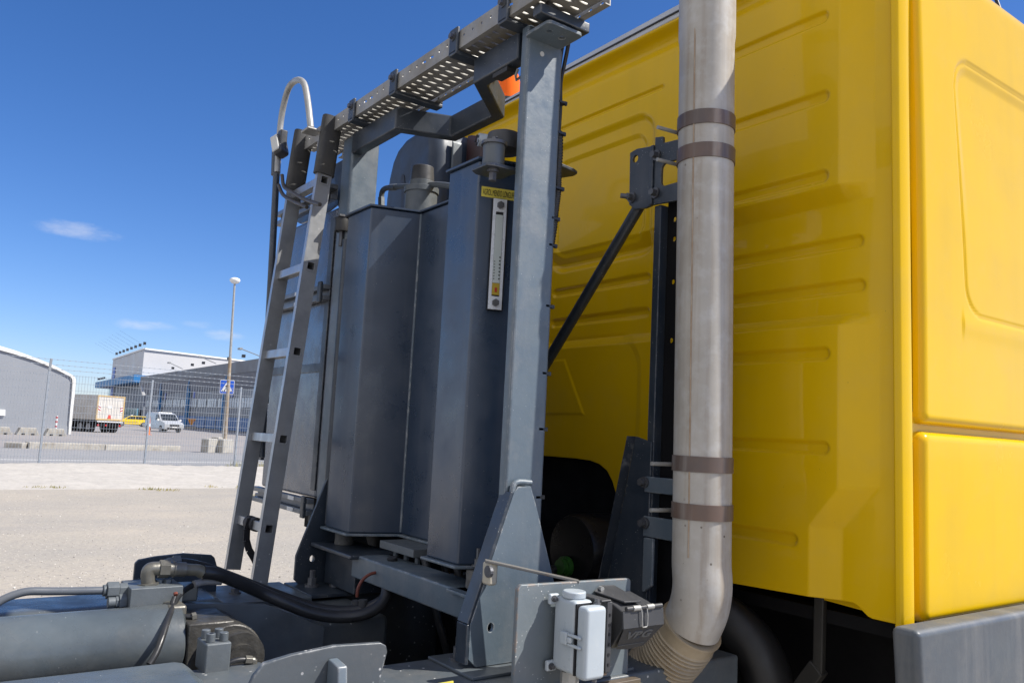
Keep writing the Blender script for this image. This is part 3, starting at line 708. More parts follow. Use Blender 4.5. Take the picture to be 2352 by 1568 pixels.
MB().prism([gl[0], gl[1], tz(gl[1], zl-.1), tz(gl[0], zl-.1)], e1*3).build('glass_tower', mat('cyan glass', (.12, .35, .5), (.16, .4, .55), .5, .15), twr)
f0 = C0+e1*.35+e2*2.0
MB().prism([tz(f0, zl-8), tz(C2-e2*3+e1*.35, zl-8), tz(C2-e2*3+e1*.35, zl-5.6), tz(f0, zl-5.6)], -e1*.3).build('glass_band', mat('teal glass', (.1, .22, .3), (.13, .26, .34), .3, .15), twr)
wv = (C2-C0).length
for k in range(1):
    a_ = C0+e2*(wv*.86)-e1*.05; b_ = C0+e2*(wv*.95)-e1*.05
    MB().prism([tz(a_, TH_-10.5), tz(b_, TH_-10.5), tz(b_, TH_-2.2), tz(a_, TH_-2.2)], -e1*.1).build('blue_sign', mat('blue sign', (.03, .08, .4), (.05, .1, .45), .3, .4), twr)
for i in range(8):
    p = tz(C0+e2*(wv*(i+.1)/8), TH_+par)
    m_ = MB().bar(p, p+V((0, 0, .9)), .12, .12).obox(p+V((0, 0, 1.1)), e1*.3, e2*.3, V((0, 0, .3)))
    m_.bar(p+V((0, 0, .6)), p-e1*6+V((0, 0, 3.2)), .02, .02); m_.build('roof_aerial', INK, twr)
for i in range(6):
    p = tz(C2+e2*(3+i*2.4)-e1*1.5, zc); MB().bar(p, p+V((0, 0, .7)), .1, .1).obox(p+V((0, 0, .9)), e1*.25, e2*.25, V((0, 0, .25))).build('canopy_lamp', INK, twr)

# distant wood
mb = MB(); random.seed(5)
for i in range(240):
    D = random.uniform(420, 520); u = random.uniform(-260, 480); p = PD(u, 950, D); h_ = random.uniform(5, 10); p.z = GZ
    for k in range(26):
        c = p+V((random.gauss(0, 1.1)*(1.4-k/26), random.gauss(0, 1.1), h_*(.1+.9*k/26))); r = 1.6*(1.15-k/26)
        q = [c+V((random.uniform(-r, r), random.uniform(-r, r), random.uniform(-r, r))) for _ in range(3)]; mb.add(q, [(0, 1, 2)])
o = mb.build('distant_wood', mat('far foliage', (.045, .065, .03), (.03, .045, .025), .3, .9)); o['kind'] = 'stuff'; o['label'] = 'dark line of far trees between the tent and the box truck'

# ================================================================== THE TRUCK
truck = thing('hooklift_truck', 'big yellow truck with grey hydraulic rig and vertical exhaust stack behind its cab', 'truck', (2.0, 2.25, GZ))
def part(mb, name, m, par=None, **k): return mb.build(name, m, par or truck, **k)

# ---- cab
sh = MB().prism([(2.045, y, z) for y, z in ((1.115, 1.49), (1.6, 1.515), (2.02, 1.62), (2.1, 1.79), (2.2, 1.845), (2.75, 1.845), (2.9, 1.75), (2.97, 1.5), (3.40, 1.49), (3.40, 3.28), (3.33, 3.345), (1.17, 3.345), (1.115, 3.28))], (2.15, 0, 0))
cab = part(sh, 'cab', YEL)
ny, nz = 560, 640
ys = np.linspace(1.10, 3.405, ny); tt_ = np.linspace(0, 1, nz)
zb = np.interp(ys, [1.09, 1.17, 1.182, 1.196, 1.21, 1.225, 1.33, 1.6, 1.9, 2.0, 2.045, 2.062, 2.08, 2.1, 2.13, 2.17, 2.22, 2.3, 2.75, 2.85, 2.93, 3.0, 3.41],
               [1.49, 1.49, 1.493, 1.503, 1.514, 1.519, 1.517, 1.508, 1.52, 1.57, 1.64, 1.675, 1.72, 1.76, 1.795, 1.815, 1.825, 1.828, 1.828, 1.80, 1.7, 1.5, 1.49])
Yg = np.repeat(ys[:, None], nz, 1); Zg = zb[:, None]+(3.352-zb[:, None])*tt_[None, :]
ym = np.minimum(Yg, 4.5-Yg)
lin = lambda a, b, x: np.clip((x-a)/(b-a), 0, 1)
d = .034*lin(2.577, 2.622, Zg)*lin(1.165, 1.25, ym)
ylo = np.interp(Zg, [1.70, 1.815], [1.255, 1.152]); yhi = np.interp(Zg, [1.70, 1.805], [1.332, 1.246])
d = d+.036*(1-lin(2.235, 2.268, Zg))*np.clip((ym-ylo)/(yhi-ylo), 0, 1)
def capsule(z0, yend, r, dep, yin=1.70, yy=ym):
    yc = np.clip(yy, yend+r, yin)
    dist = np.hypot(yy-yc, Zg-z0)
    return dep*(1-sstep(r-.011, r+.001, dist))
for z0, ye in ((3.12, 1.283), (2.885, 1.28), (2.655, 1.28), (2.463, 1.195), (2.342, 1.19), (2.16, 1.27), (1.908, 1.27), (1.658, 1.364)):
    d = d-capsule(z0, ye, .0205, .0095)
for z0, ye, r in ((2.463, 1.98, .019), (2.343, 1.98, .019)):
    d = d-capsule(z0, ye, r, .009, 2.6)
d = d-capsule(3.117, 1.913, .011, .008, 2.6)
def rrsdf(y0, z0, z1, r):
    qx = (y0+r)-ym; qz = np.abs(Zg-(z0+z1)/2)-((z1-z0)/2-r)
    return np.minimum(np.maximum(qx, qz), 0)+np.hypot(np.maximum(qx, 0), np.maximum(qz, 0))-r
d = d-.015*(1-sstep(-.018, .012, rrsdf(1.955, 2.548, 3.045, .085)))
d = d-.008*(1-lin(-.012, .004, rrsdf(2.0, 2.60, 2.985, .06)))
d = d-.004*(1-lin(-.014, .008, rrsdf(1.985, 1.2, 2.272, .14)))
hatch = np.minimum(np.minimum(Yg-(2.276+(Zg-2.02)*.60), 2.8-Yg), np.minimum(Zg-1.984, 2.195-Zg))
d = d+.0035*lin(0, .008, hatch)
d = d+.030*np.exp(-((Zg-3.318)/.018)**2)-.012*np.exp(-((Zg-3.27)/.022)**2)
d = d-.02*sstep(3.335, 3.352, Zg)
d = d+.0025*np.sin(Yg*7.1+.6)*np.sin(Zg*5.3)           # faint oil-canning of the pressed sheet
d = d-.03*(1-lin(1.10, 1.115, ym))*0
rear = grid('rear_wall', np.stack([2.0-d, Yg, Zg], -1), YEL, cab)
so_ = rear.modifiers.new('thick', 'SOLIDIFY'); so_.thickness = .004; so_.offset = 1
# corner flange
fl = MB().prism([(1.982, 1.104, 1.478), (1.986, 1.085, 1.478), (2.010, 1.078, 1.478), (2.034, 1.080, 1.478), (2.04, 1.104, 1.478)], (0, .012, 1.86))
part(fl, 'corner_flange', YEL, cab, bevel=.006, seg=3)
part(MB().box(2.03, 2.06, 1.105, 1.13, 1.50, 3.3), 'corner_gap', YEL, cab)
# side panels
def side_panel(name, x0, x1, z0, z1, rad, extra=None, roof=False, ybase=1.084):
    xs_ = np.concatenate([np.linspace(x0, x0+.05, 22), np.linspace(x0+.056, 2.9, 150), np.linspace(2.92, x1-.03, 40), np.linspace(x1-.025, x1, 8)])
    if roof: zs_ = np.concatenate([np.linspace(z0, z0+.04, 14), np.linspace(z0+.05, z1, 170)]); ar = np.linspace(0, 1.5, 14)[1:]
    else: zs_ = np.concatenate([np.linspace(z0, z0+.04, 14), np.linspace(z0+.045, z1-.045, 60), np.linspace(z1-.04, z1, 14)]); ar = np.array([])
    nzz = len(zs_)+len(ar)
    X = np.repeat(xs_[:, None], nzz, 1)
    zz = np.concatenate([zs_, z1+.075*np.sin(ar)]); Z = np.repeat(zz[None, :], len(xs_), 0)
    yb = np.concatenate([np.zeros(len(zs_)), .075*(1-np.cos(ar))])
    Y = ybase+np.repeat(yb[None, :], len(xs_), 0)
    de = np.minimum(X-x0, x1-X); db = Z-z0; dt = (z1-Z) if not roof else np.full_like(Z, 9.)
    # rounded-rectangle distance to the rim
    cx, cz = np.maximum(rad-de, 0), np.maximum(rad-np.minimum(db, dt), 0)
    e = np.where((cx > 0) & (cz > 0), rad-np.hypot(cx, cz), np.minimum(de, np.minimum(db, dt)))
    r = .024; ee = np.clip(e, 0, r)
    Y = Y+(r-np.sqrt(np.maximum(r*r-(r-ee)**2, 0)))*1.2
    Y = Y+.010*((Z-2.2)/.9)**2*(Z > 2.2)
    if extra is not None: Y = Y+extra(X, Z)
    Y = np.where(e < 0, ybase+.045, Y)
    o = grid(name, np.stack([X, Y, Z], -1), YEL, cab)
    return o
def recess(X, Z):
    x0, x1, z0, z1, r = 2.285, 3.7, 2.295, 3.035, .085
    slant = (2.9-Z)*.07*(Z < 2.95)
    qx = np.abs(X-(x0+x1)/2-slant)-((x1-x0)/2-r); qz = np.abs(Z-(z0+z1)/2)-((z1-z0)/2-r)
    s_ = np.minimum(np.maximum(qx, qz), 0)+np.hypot(np.maximum(qx, 0), np.maximum(qz, 0))-r
    groove = .006*np.exp(-(s_/.0045)**2)
    return .010*(1-lin(-.034, .004, s_+.0*(Z)))*lin(2.5, 2.9, Z)+groove+.004*np.exp(-((Z-2.265)/.03)**2)*(X > 2.3)*-1
side_panel('side_panel', 2.088, 4.16, 1.982, 3.27, .03, recess, True)
side_panel('lower_side_panel', 2.088, 4.16, 1.484, 1.964, .03)
part(MB().box(2.3, 2.33, 1.25, 1.28, 3.33, 3.42), 'roof_bracket', YEL, cab)
# roof trim, aerial, beacon
tr = MB(); trv = []
for y, zl_, zt_ in ((1.2, 3.345, 3.394), (1.9, 3.341, 3.388), (2.5, 3.334, 3.378), (3.29, 3.330, 3.357)):
    trv += [(2.0, y, zl_-.004), (1.962, y, zl_), (1.964, y, zt_), (1.985, y, zt_+.006), (2.3, y, zt_+.002), (2.3, y, 3.32)]
tr.add(trv, [tuple(range(6)), tuple(range(23, 17, -1))]+[(q*6+a, q*6+6+a, q*6+6+(a+1) % 6, q*6+(a+1) % 6) for q in range(3) for a in range(6)])
part(tr, 'roof_trim', TRIM, cab, bevel=.004)
part(MB().bar((1.9605, 1.22, 3.368), (1.9605, 3.28, 3.346), .005, .005), 'trim_seal', INK, cab)
ap = PX(2308, 52, 2.75)
part(MB().tube([PX(2316, 78, 2.8), PX(2306, 48, 2.8), PX(2284, -12, 2.8), PX(2240, -130, 2.8)], .006, 8), 'roof_aerial', INK, cab, smooth=60)
bc = PX(1166, 232, 2.2); bz = bc.z
bea = part(MB().cyl((bc.x, bc.y, 3.35), (bc.x, bc.y, bz-.03), .050, 24).cyl((bc.x, bc.y, bz-.03), (bc.x, bc.y, bz), .060, 24), 'roof_beacon', PLAST, smooth=40)
part(MB().lathe([(.001, .001), (.058, .001), (.058, .02), (.056, .10), (.048, .132), (.03, .146), (.001, .15)], (bc.x, bc.y, bz), (0, 0, 1), 32), 'amber_dome', AMBER, bea, smooth=60)
m_ = MB().lathe([(.001, 0), (.012, 0), (.026, .016), (.03, .03), (.001, .032)], (bc.x+.012, bc.y-.004, bz+.07), V((-.75, -.55, .1)), 20)
m_.cyl((bc.x, bc.y, bz), (bc.x, bc.y, bz+.06), .012, 10)
part(m_, 'reflector', mat('amber reflector', (.9, .35, .03), (.9, .3, .02), 9, .15, .6), bea, smooth=40)

# ---- air intake
oi = [(3.47, 2.3), (3.47, 2.86), (3.465, 2.98), (3.45, 3.08), (3.42, 3.16), (3.37, 3.215), (3.30, 3.243), (3.2, 3.25), (3.1, 3.238), (3.04, 3.215), (3.015, 3.17), (3.005, 3.1), (3.0, 2.9), (3.0, 2.3)]
INT = mat('snorkel plastic', (.026, .04, .066), (.02, .032, .055), 5, .5, 0, .02, 30)
ai = part(MB().prism([(1.70, y, z) for y, z in oi], (.26, 0, 0)), 'air_intake', INT, bevel=.055, seg=4)
sl_ = [(3.30, 2.98), (3.315, 3.03), (3.305, 3.06), (3.285, 3.05), (3.262, 2.98), (3.245, 2.85), (3.245, 2.6), (3.275, 2.6), (3.285, 2.85)]
part(MB().prism([(1.697, y-.02, z) for y, z in sl_], (.02, 0, 0)), 'slot', INK, ai)
part(MB().prism([(1.85, y, z) for y, z in ((3.0, 3.215), (2.93, 3.19), (2.86, 3.13), (2.85, 3.05), (3.0, 3.0))], (.3, 0, 0)), 'intake_throat', mat('dull red brown', (.04, .014, .014), (.028, .012, .012), 6, .5), ai, bevel=.02)
part(MB().prism([(1.78, y, z) for y, z in ((2.997, 3.17), (2.985, 3.15), (2.982, 3.05), (2.985, 2.7), (2.997, 2.7))], (.05, 0, 0)), 'mount_flange', BLOCK, ai, bevel=.004)

# ---- exhaust stack
EX, EY, ER = 1.672, 1.4526, .0747
path = [(EX, EY, 3.75), (EX, EY, 3.0), (EX, EY, 2.2), (EX, EY, 1.53), (EX, EY+.006, 1.47), (EX-.004, EY+.024, 1.42)]
pw = [PX(u, v, EX) for u, v in ((1613, 1345), (1606, 1392), (1588, 1436), (1551, 1490), (1505, 1542), (1455, 1590), (1400, 1630), (1300, 1680))]
bend, _ = catmull([V((EX, 1.4445, 1.66)), V((EX, 1.4435, 1.60))]+pw[:3], 8)
eyz = lambda z: 1.4515+.0177*(z-2.05)
exh = part(MB().tube([(EX, eyz(z), z) for z in (3.75, 3.02, 2.995, 1.9)]+bend, ER, 48, radii=[ER+.003, ER+.003]+[ER]*(2+len(bend))), 'exhaust_stack', EXH, smooth=50)
for z in (3.135, 2.729, 2.641, 1.853, 1.739):
    zc_ = z; z = HC+(z-HC)*1.045; EY = 1.4515+.0177*(z-2.05)
    m_ = MB().tube([(EX, EY, z-.020), (EX, EY, z-.0195), (EX, EY, z+.0195), (EX, EY, z+.020)], ER+.0035, 48, radii=[ER, ER+.0035, ER+.0035, ER])
    cl = part(m_, 'clamp', CLAMP, exh, smooth=40)
    if z < 3.1:
        for q in ((-.006),): MB().cyl((EX+.09, EY+.062, z+q), (EX-.10, EY+.085, z+q), .0055, 8).build('clamp_bolt', GALV, truck)
part(MB().tube([(EX-.0725, eyz(z)-.0205, z) for z in (3.7, 2.7, 1.62)], .0022, 6), 'weld_seam', mat('brown seam', (.3, .2, .12), (.4, .33, .25), 20, .6), exh)
# corrugated flexible hose: many rings along a bend
pb = pw[2:]
fp, _ = catmull(pb, 60)
rad = []; ln = 0
for i in range(len(fp)):
    ln += (fp[i]-fp[i-1]).length if i else 0
    rad.append(ER+.005 if ln < .035 else ER+.004+.0042*math.sin(ln*2*math.pi/.0115))
part(MB().tube(fp, ER, 40, radii=rad), 'flexible_hose', FLEX, smooth=70)
part(MB().tube([fp[0]-(fp[1]-fp[0]).normalized()*.003, fp[3]], ER+.0085, 40), 'hose_collar', FLEX, smooth=40)

# ---- exhaust support
XB = 1.75
ch = MB().box(XB, XB+.06, 1.700, 1.727, 1.40, 2.61)
exb = part(ch, 'exhaust_support', PAINT, bevel=.003)
part(MB().plate([(1.58, 1.40), (1.699, 1.40), (1.699, 2.63), (1.58, 2.63)], [circ(1.672, z, .008, 10) for z in (2.565, 2.505, 2.375, 2.2)], (XB+.03, 0, 0), (0, 1, 0), (0, 0, 1), (.004, 0, 0)), 'channel_web', DARK, exb)
outl = [(1.56, 2.785), (1.56, 2.60), (1.726, 2.611), (1.752, 2.607), (1.80, 2.612), (1.826, 2.632), (1.830, 2.80), (1.800, 2.806), (1.745, 2.799), (1.722, 2.797), (1.722, 2.822), (1.690, 2.816), (1.688, 2.795)]
sub = part(MB().plate(outl, [rrect(1.57, 1.692, 2.660, 2.730, .016), circ(1.805, 2.775, .012, 12)], (XB-.012, 0, 0), (0, 1, 0), (0, 0, 1), (.010, 0, 0)), 'bracket_plate', PAINT, exb, bevel=.0015)
part(MB().box(XB-.018, XB-.012, 1.722, 1.735, 2.612, 2.797), 'plate_rib', PAINT, exb, bevel=.002)
m_ = MB()
for y, z in ((1.712, 2.762), (1.712, 2.645), (1.813, 2.652)): m_.hexbolt((XB-.012, y, z), (-1, 0, 0), .011, .022)
m_.cyl((XB-.03, 1.813, 2.652), (XB-.045, 1.83, 2.655), .008, 10)
part(m_, 'bolt', STEELB, exb)
b0, b1 = V((XB+.012, 1.802, 2.63)), PX(1222, 890, XB+.03)
part(MB().tube([b0, b1], .0185, 12), 'brace', PAINT, exb, smooth=40)
gs = [(1.765, 1.915), (1.700, 1.90), (1.700, 1.40), (1.885, 1.40), (1.862, 1.49)]
lg = part(MB().prism([(XB-.010, y, z) for y, z in gs], (.009, 0, 0)), 'lower_gusset', PAINT, exb, bevel=.002)
part(MB().prism([(XB-.045, 1.765, 1.915), (XB-.045, 1.768, 1.90), (XB-.045, 1.866, 1.49), (XB-.045, 1.862, 1.49)], (.036, 0, 0)), 'gusset_lip', PAINT, exb)
m_ = MB().box(XB-.018, XB-.011, 1.50, 1.715, 1.757, 1.802).box(XB-.018, XB-.011, 1.50, 1.715, 1.632, 1.690).prism([(XB-.024, 1.706, 1.63), (XB-.024, 1.668, 1.63), (XB-.024, 1.668, 1.50), (XB-.024, 1.70, 1.478), (XB-.024, 1.706, 1.48)], (.010, 0, 0))
part(m_, 'clamp_strap', PAINTC, exb, bevel=.003)
m_ = MB()
for y, z in ((1.712, 1.785), (1.705, 1.67)): m_.hexbolt((XB-.019, y, z), (-1, 0, 0), .011, .022)
part(m_, 'bolt', STEELB, exb)

# ---- hydraulic tank with two faceted lobes
TX1, TX2 = 1.2, 1.366
poly = [(TX1, 2.72), (TX1, 2.53), (TX2, 2.478), (TX2, 2.075), (TX1, 2.023), (TX1, 1.863), (1.345, 1.817), (1.40, 1.90), (1.50, 2.0), (1.50, 2.76), (TX2, 2.76)]
def inset(pl, k):
    c = V((sum(p[0] for p in pl)/len(pl), sum(p[1] for p in pl)/len(pl)))
    out = []
    n = len(pl); area = sum(pl[i][0]*pl[(i+1) % n][1]-pl[(i+1) % n][0]*pl[i][1] for i in range(n)); sg_ = 1 if area > 0 else -1
    for i in range(n):
        a, b, c_ = V(pl[i-1]), V(pl[i]), V(pl[(i+1) % n])
        e1_ = (b-a).normalized(); e2_ = (c_-b).normalized()
        n1 = V((e1_.y, -e1_.x))*sg_; n2 = V((e2_.y, -e2_.x))*sg_
        m1 = (n1+n2); m1 = m1/(1+n1.dot(n2)); out.append((b.x+m1.x*k, b.y+m1.y*k))
    return out
tank = part(MB().prism([(x, y, 1.553) for x, y in poly], (0, 0, 1.102)), 'hydraulic_tank', TANK, bevel=.006, seg=2)
part(MB().prism([(x, y, 2.655) for x, y in inset(poly, .009)], (0, 0, .007)), 'top_lid', TANK, tank, bevel=.001)
part(MB().prism([(x, y, 1.545) for x, y in inset(poly, .013)], (0, 0, .008)), 'bottom_flange', PAINTC, tank, bevel=.002)
part(MB().tube([(TX2-.001, 2.476, 1.56), (TX2-.001, 2.476, 2.65)], .004, 8), 'weld_seam', PAINTC, tank)
# oil level gauge and sticker on the right-hand facet
EP = V((TX1, 1.863, 0)); ee_ = V((TX2-TX1, 1.810-1.863, 0)).normalized(); en = V((ee_.y, -ee_.x, 0))
en = en if en.y < 0 else -en
def es(u, v): p = PP(u, v, EP, en); return (p-EP).dot(ee_), p.z
sA, zA = es(1128, 458); sB, _ = es(1161, 458); sC, zC = es(1117, 713); sD, _ = es(1151, 713)
s0, s1 = (sA+sC)/2, (sB+sD)/2-.004
def eprism(pts, d0, d1): return [EP+ee_*s_+V((0, 0, z))+en*d0 for s_, z in pts], en*(d1-d0)
def ebox(mb, a, b, z0, z1, d0, d1): P_, v_ = eprism([(a, z0), (b, z0), (b, z1), (a, z1)], d0, d1); return mb.prism(P_, v_)
gw = s1-s0
lg_ = part(ebox(MB(), s0, s1+.006, zC, zA, .001, .018), 'level_gauge', INK, tank, bevel=.002)
P_ = MB().plate([(s0, zC+.002), (s1, zC+.002), (s1, zA-.002), (s0, zA-.002)], [[(s0+gw*.2, zC+.038), (s1-gw*.2, zC+.038), (s1-gw*.2, zA-.038), (s0+gw*.2, zA-.038)]], EP+en*.018, ee_, (0, 0, 1), en*.004)
part(P_, 'bezel', SILVER, lg_)
part(ebox(MB(), s0+gw*.22, s1-gw*.22, zC+.075, zA-.046, .0181, .0215), 'sight_glass', TUBEG, lg_, bevel=.001)
part(ebox(MB(), s0+gw*.22, s1-gw*.22, zC+.042, zC+.0745, .0181, .0215), 'oil_level', OILY, lg_)
part(MB().prism(*eprism([((s0+s1)/2-.003, zC+.05), ((s0+s1)/2+.003, zC+.05), ((s0+s1)/2+.003, zC+.062), ((s0+s1)/2-.003, zC+.062)], .0216, .0225)), 'red_mark', RED, lg_)
m_ = MB()
for i in range(7): ebox(m_, s0+gw*.26, s0+gw*.34, zC+.085+i*.008, zC+.0875+i*.008, .0216, .0222); ebox(m_, s1-gw*.36, s1-gw*.26, zC+.085+i*.01, zC+.089+i*.01, .0216, .0222)
part(m_, 'scale_marks', INK, lg_)
m_ = MB()
for z in (zA-.020, zC+.020): c = EP+ee_*((s0+s1)/2)+V((0, 0, z))+en*.022; m_.cyl(c, c+en*.008, .0105, 6)
part(m_, 'gauge_bolt', STEELB, lg_)
q0, q1z = es(1105, 451); q2, q3z = es(1108, 428)
stk = part(ebox(MB(), q0, q0+.125, q1z, q3z, .001, .002), 'oil_sticker', LABELY, tank)
hh_ = q3z-q1z
tm = text_mb('AGROL MENDO LONGLIFE', hh_*.86, EP+ee_*(q0+.004)+V((0, 0, q1z+hh_*.2))+en*.002, ee_, (0, 0, 1), en, .0006, .31)
part(tm, 'sticker_text', INK, stk)
# filler neck, cap, breather pipe
fz = 2.662; fc = PX(968, 440, 1.44); fc = V((fc.x, fc.y, fz-.02))
def rz_(v): return PX(968, v, fc.x).z if False else PP(968, v, fc, V((_h.x, _h.y, 0))).z
k_ = (PP(1006, 474, fc, V((_h.x, _h.y, 0)))-PP(930, 474, fc, V((_h.x, _h.y, 0)))).length/76
fn_ = part(MB().cyl(fc, (fc.x, fc.y, rz_(441)), 37*k_, 28).cyl((fc.x, fc.y, rz_(446)), (fc.x, fc.y, rz_(433)), 40*k_, 28).cyl((fc.x, fc.y, rz_(433)), (fc.x, fc.y, rz_(418)), 29*k_, 24), 'filler_neck', BLOCK, tank, smooth=40, bevel=.0015)
m_ = MB().cyl((fc.x, fc.y, rz_(419)), (fc.x, fc.y, rz_(384)), 28*k_, 28, 25*k_)
part(m_, 'filler_cap', PLAST, tank, smooth=40, bevel=.003)
part(MB().bar((fc.x-.02, fc.y-.012, rz_(390)), (fc.x+.02, fc.y+.012, rz_(390)), .012, .012), 'cap_grip', PLAST, tank, bevel=.002)
hz = 1.45
hp_ = [PX(876, 474, hz), PX(876, 452, hz), PX(880, 437, hz), PX(893, 431, hz), PX(930, 428, hz), PX(1000, 424, hz), PX(1040, 428, hz)]
part(MB().tube(hp_, .011, 12, smooth=5), 'breather_pipe', BLOCK, smooth=60)
m_ = MB().cyl(hp_[0], hp_[0].lerp(hp_[1], .9), .015, 6).cyl(hp_[3].lerp(hp_[4], .1), hp_[3].lerp(hp_[4], .45), .014, 6)
part(m_, 'pipe_fitting', BLOCK, bevel=.001)
# rubber mounts and brackets carrying the tank
RUB = mat('cracked rubber', (.14, .135, .125), (.08, .078, .075), 30, .7, 0, .4, 60)
def mount(c, r, h_, name='rubber_mount', m=RUB): return part(MB().tube([c, V(c)+V((0, 0, h_*.1)), V(c)+V((0, 0, h_*.5)), V(c)+V((0, 0, h_*.9)), V(c)+V((0, 0, h_))], r, 24, radii=[r*.96, r, r*.96, r, r*.96]), name, m, smooth=40)
m1 = PX(1091, 1350, 1.24)
mount((1.245, m1.y-.0, 1.498), .030, .046); 
part(MB().hexbolt((1.245, m1.y, 1.553), (0, 0, 1), .011, .02).cyl((1.245, m1.y, 1.57), (1.245, m1.y, 1.6), .006, 8), 'mount_bolt', STEELB)
mount((1.245, 2.655, 1.500), .032, .045)
part(MB().hexbolt((1.22, 2.685, 1.553), (0, 0, 1), .011, .03), 'mount_bolt', STEELB)
# lower cross beam under the tank
part(MB().box(1.19, 1.30, 1.72, 2.47, 1.425, 1.497), 'cross_beam', PAINTC, bevel=.006)
part(MB().box(1.17, 1.32, 1.70, 1.86, 1.488, 1.497), 'beam_shelf', PAINTC, bevel=.002)
part(MB().box(1.16, 1.33, 2.42, 2.74, 1.485, 1.499), 'beam_shelf', PAINT, bevel=.004)
part(MB().box(1.22, 1.34, 2.5, 2.74, 1.36, 1.484), 'support_box', PAINT, bevel=.004)
m_ = MB().box(1.26, 1.38, 2.2, 2.42, 1.52, 1.544)
for y in (2.24, 2.31, 2.38): m_.hexbolt((1.3, y, 1.52), (0, 0, -1), .010, .025)
part(m_, 'drain_flange', BLOCK, bevel=.002)
# right-hand column lugs: tongue plate with rubber bush and bolt at the tank top
part(MB().plate([(0, 0), (.02, -.012), (.085, -.014), (.10, 0), (.10, .075), (.085, .085), (.02, .085), (0, .07)], [], (1.145, 1.745, 2.598), (1, 0, 0), (0, 1, 0), (0, 0, .009)), 'mount_tongue', PAINT, bevel=.002)
part(MB().tube([(1.232, 1.73, 2.602), (1.275, 1.712, 2.625), (1.283, 1.700, 2.637)], .008, 10), 'weld_seam', PAINTC)
mount((1.180, 1.765, 2.608), .030, .058, 'rubber_mount', BLOCK)
part(MB().cyl((1.180, 1.765, 2.664), (1.180, 1.765, 2.672), .035, 24).cyl((1.185, 1.77, 2.67), (1.185, 1.77, 2.69), .009, 6), 'mount_washer', STEELB, smooth=40)
part(MB().hexbolt((1.180, 1.765, 2.598), (0, 0, -1), .011, .030), 'mount_bolt', STEELB)
# black round lamp unit behind it
lc = V((1.245, 1.815, 2.675))
wl = part(MB().lathe([(.03, 0), (.05, .002), (.052, .018), (.05, .034), (.045, .05), (.02, .06), (.001, .062)], lc, (0, 0, 1), 26), 'pump_head', PLAST, smooth=35)
part(MB().cyl(lc+V((-.03, .022, .03)), lc+V((-.062, .035, .03)), .018, 14), 'connector', GREYBOX, wl, smooth=40)
m_ = MB()
for k in range(5): a = k*1.2566; m_.cyl(lc+V((-.062, .035, .03))+V((0, math.cos(a)*.011, math.sin(a)*.011)), lc+V((-.066, .037, .03))+V((0, math.cos(a)*.011, math.sin(a)*.011)), .0045, 8)
part(m_, 'connector_pin', INK, wl)

# ---- columns with gussets
def column(y0, y1, x0, name='upright_column'):
    return part(MB().box(x0, 1.336, y0, y1, 1.352, 2.99), name, PAINTC, bevel=.010, seg=3)
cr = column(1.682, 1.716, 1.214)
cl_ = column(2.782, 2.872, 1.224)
part(MB().plate(rrect(1.205, 1.322, 1.583, 1.69, .014), [circ(1.238, 1.622, .0085, 12), circ(1.285, 1.628, .0085, 12)], (0, 0, 2.95), (1, 0, 0), (0, 1, 0), (0, 0, .009)), 'top_plate', PAINTC, cr, bevel=.0015)
part(MB().cyl((1.262, 1.682, 2.918), (1.262, 1.6805, 2.918), .007, 12), 'drain_hole', LENS, cr)
gp = [(1.226, 1.760), (1.238, 1.774), (1.278, 1.774), (1.298, 1.725), (1.392, 1.465), (1.395, 1.375), (1.372, 1.352), (1.14, 1.352), (1.117, 1.372), (1.117, 1.452)]
nt_ = [(1.139, 1.602), (1.163, 1.602), (1.170, 1.585), (1.163, 1.572), (1.152, 1.562), (1.140, 1.552), (1.136, 1.562)]
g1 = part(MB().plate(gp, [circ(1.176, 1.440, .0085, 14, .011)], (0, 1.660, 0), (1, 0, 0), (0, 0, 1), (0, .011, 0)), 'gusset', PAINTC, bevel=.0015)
lip = [(1.226, 1.760), (1.117, 1.452), (1.117, 1.36)]
m_ = MB()
for a, b in zip(lip[:-1], lip[1:]): m_.bar(V((a[0]-.004, 1.684, a[1])), V((b[0]-.004, 1.684, b[1])), .046, .009, up=(1, 0, 0))
part(m_, 'gusset_flange', PAINT, g1, bevel=.002)
part(MB().tube([(1.222, 1.668, 1.70), (1.226, 1.669, 1.755), (1.236, 1.669, 1.783), (1.283, 1.669, 1.783)], .0075, 10, smooth=4), 'weld_seam', PAINTC, g1, smooth=60)
g2 = part(MB().plate(gp, [circ(1.176, 1.440, .0085, 14, .011)], (0, 2.752, 0), (1, 0, 0), (0, 0, 1), (0, .011, 0)), 'gusset', PAINT, bevel=.0015)  # darker paint than its twin: the tanks' shade put into the colour
part(MB().box(1.10, 1.42, 2.56, 2.80, 1.345, 1.356), 'foot_plate', PAINT, bevel=.002)
part(MB().box(1.09, 1.44, 1.60, 1.80, 1.343, 1.3505), 'foot_plate', DECK, bevel=.002)
m_ = MB()
for x, y in ((1.16, 2.70), (1.24, 2.68)): m_.hexbolt((x, y, 1.356), (0, 0, 1), .016, .03).cyl((x, y, 1.38), (x, y, 1.41), .010, 10)
part(m_, 'foot_bolt', STEELB)
q_ = PZ(1058, 1512, 1.352)
part(MB().hexbolt((1.142, 1.74, 1.3505), (0, 0, 1), .016, .03).cyl((1.142, 1.74, 1.375), (1.142, 1.74, 1.405), .010, 10), 'foot_bolt', STEELB)

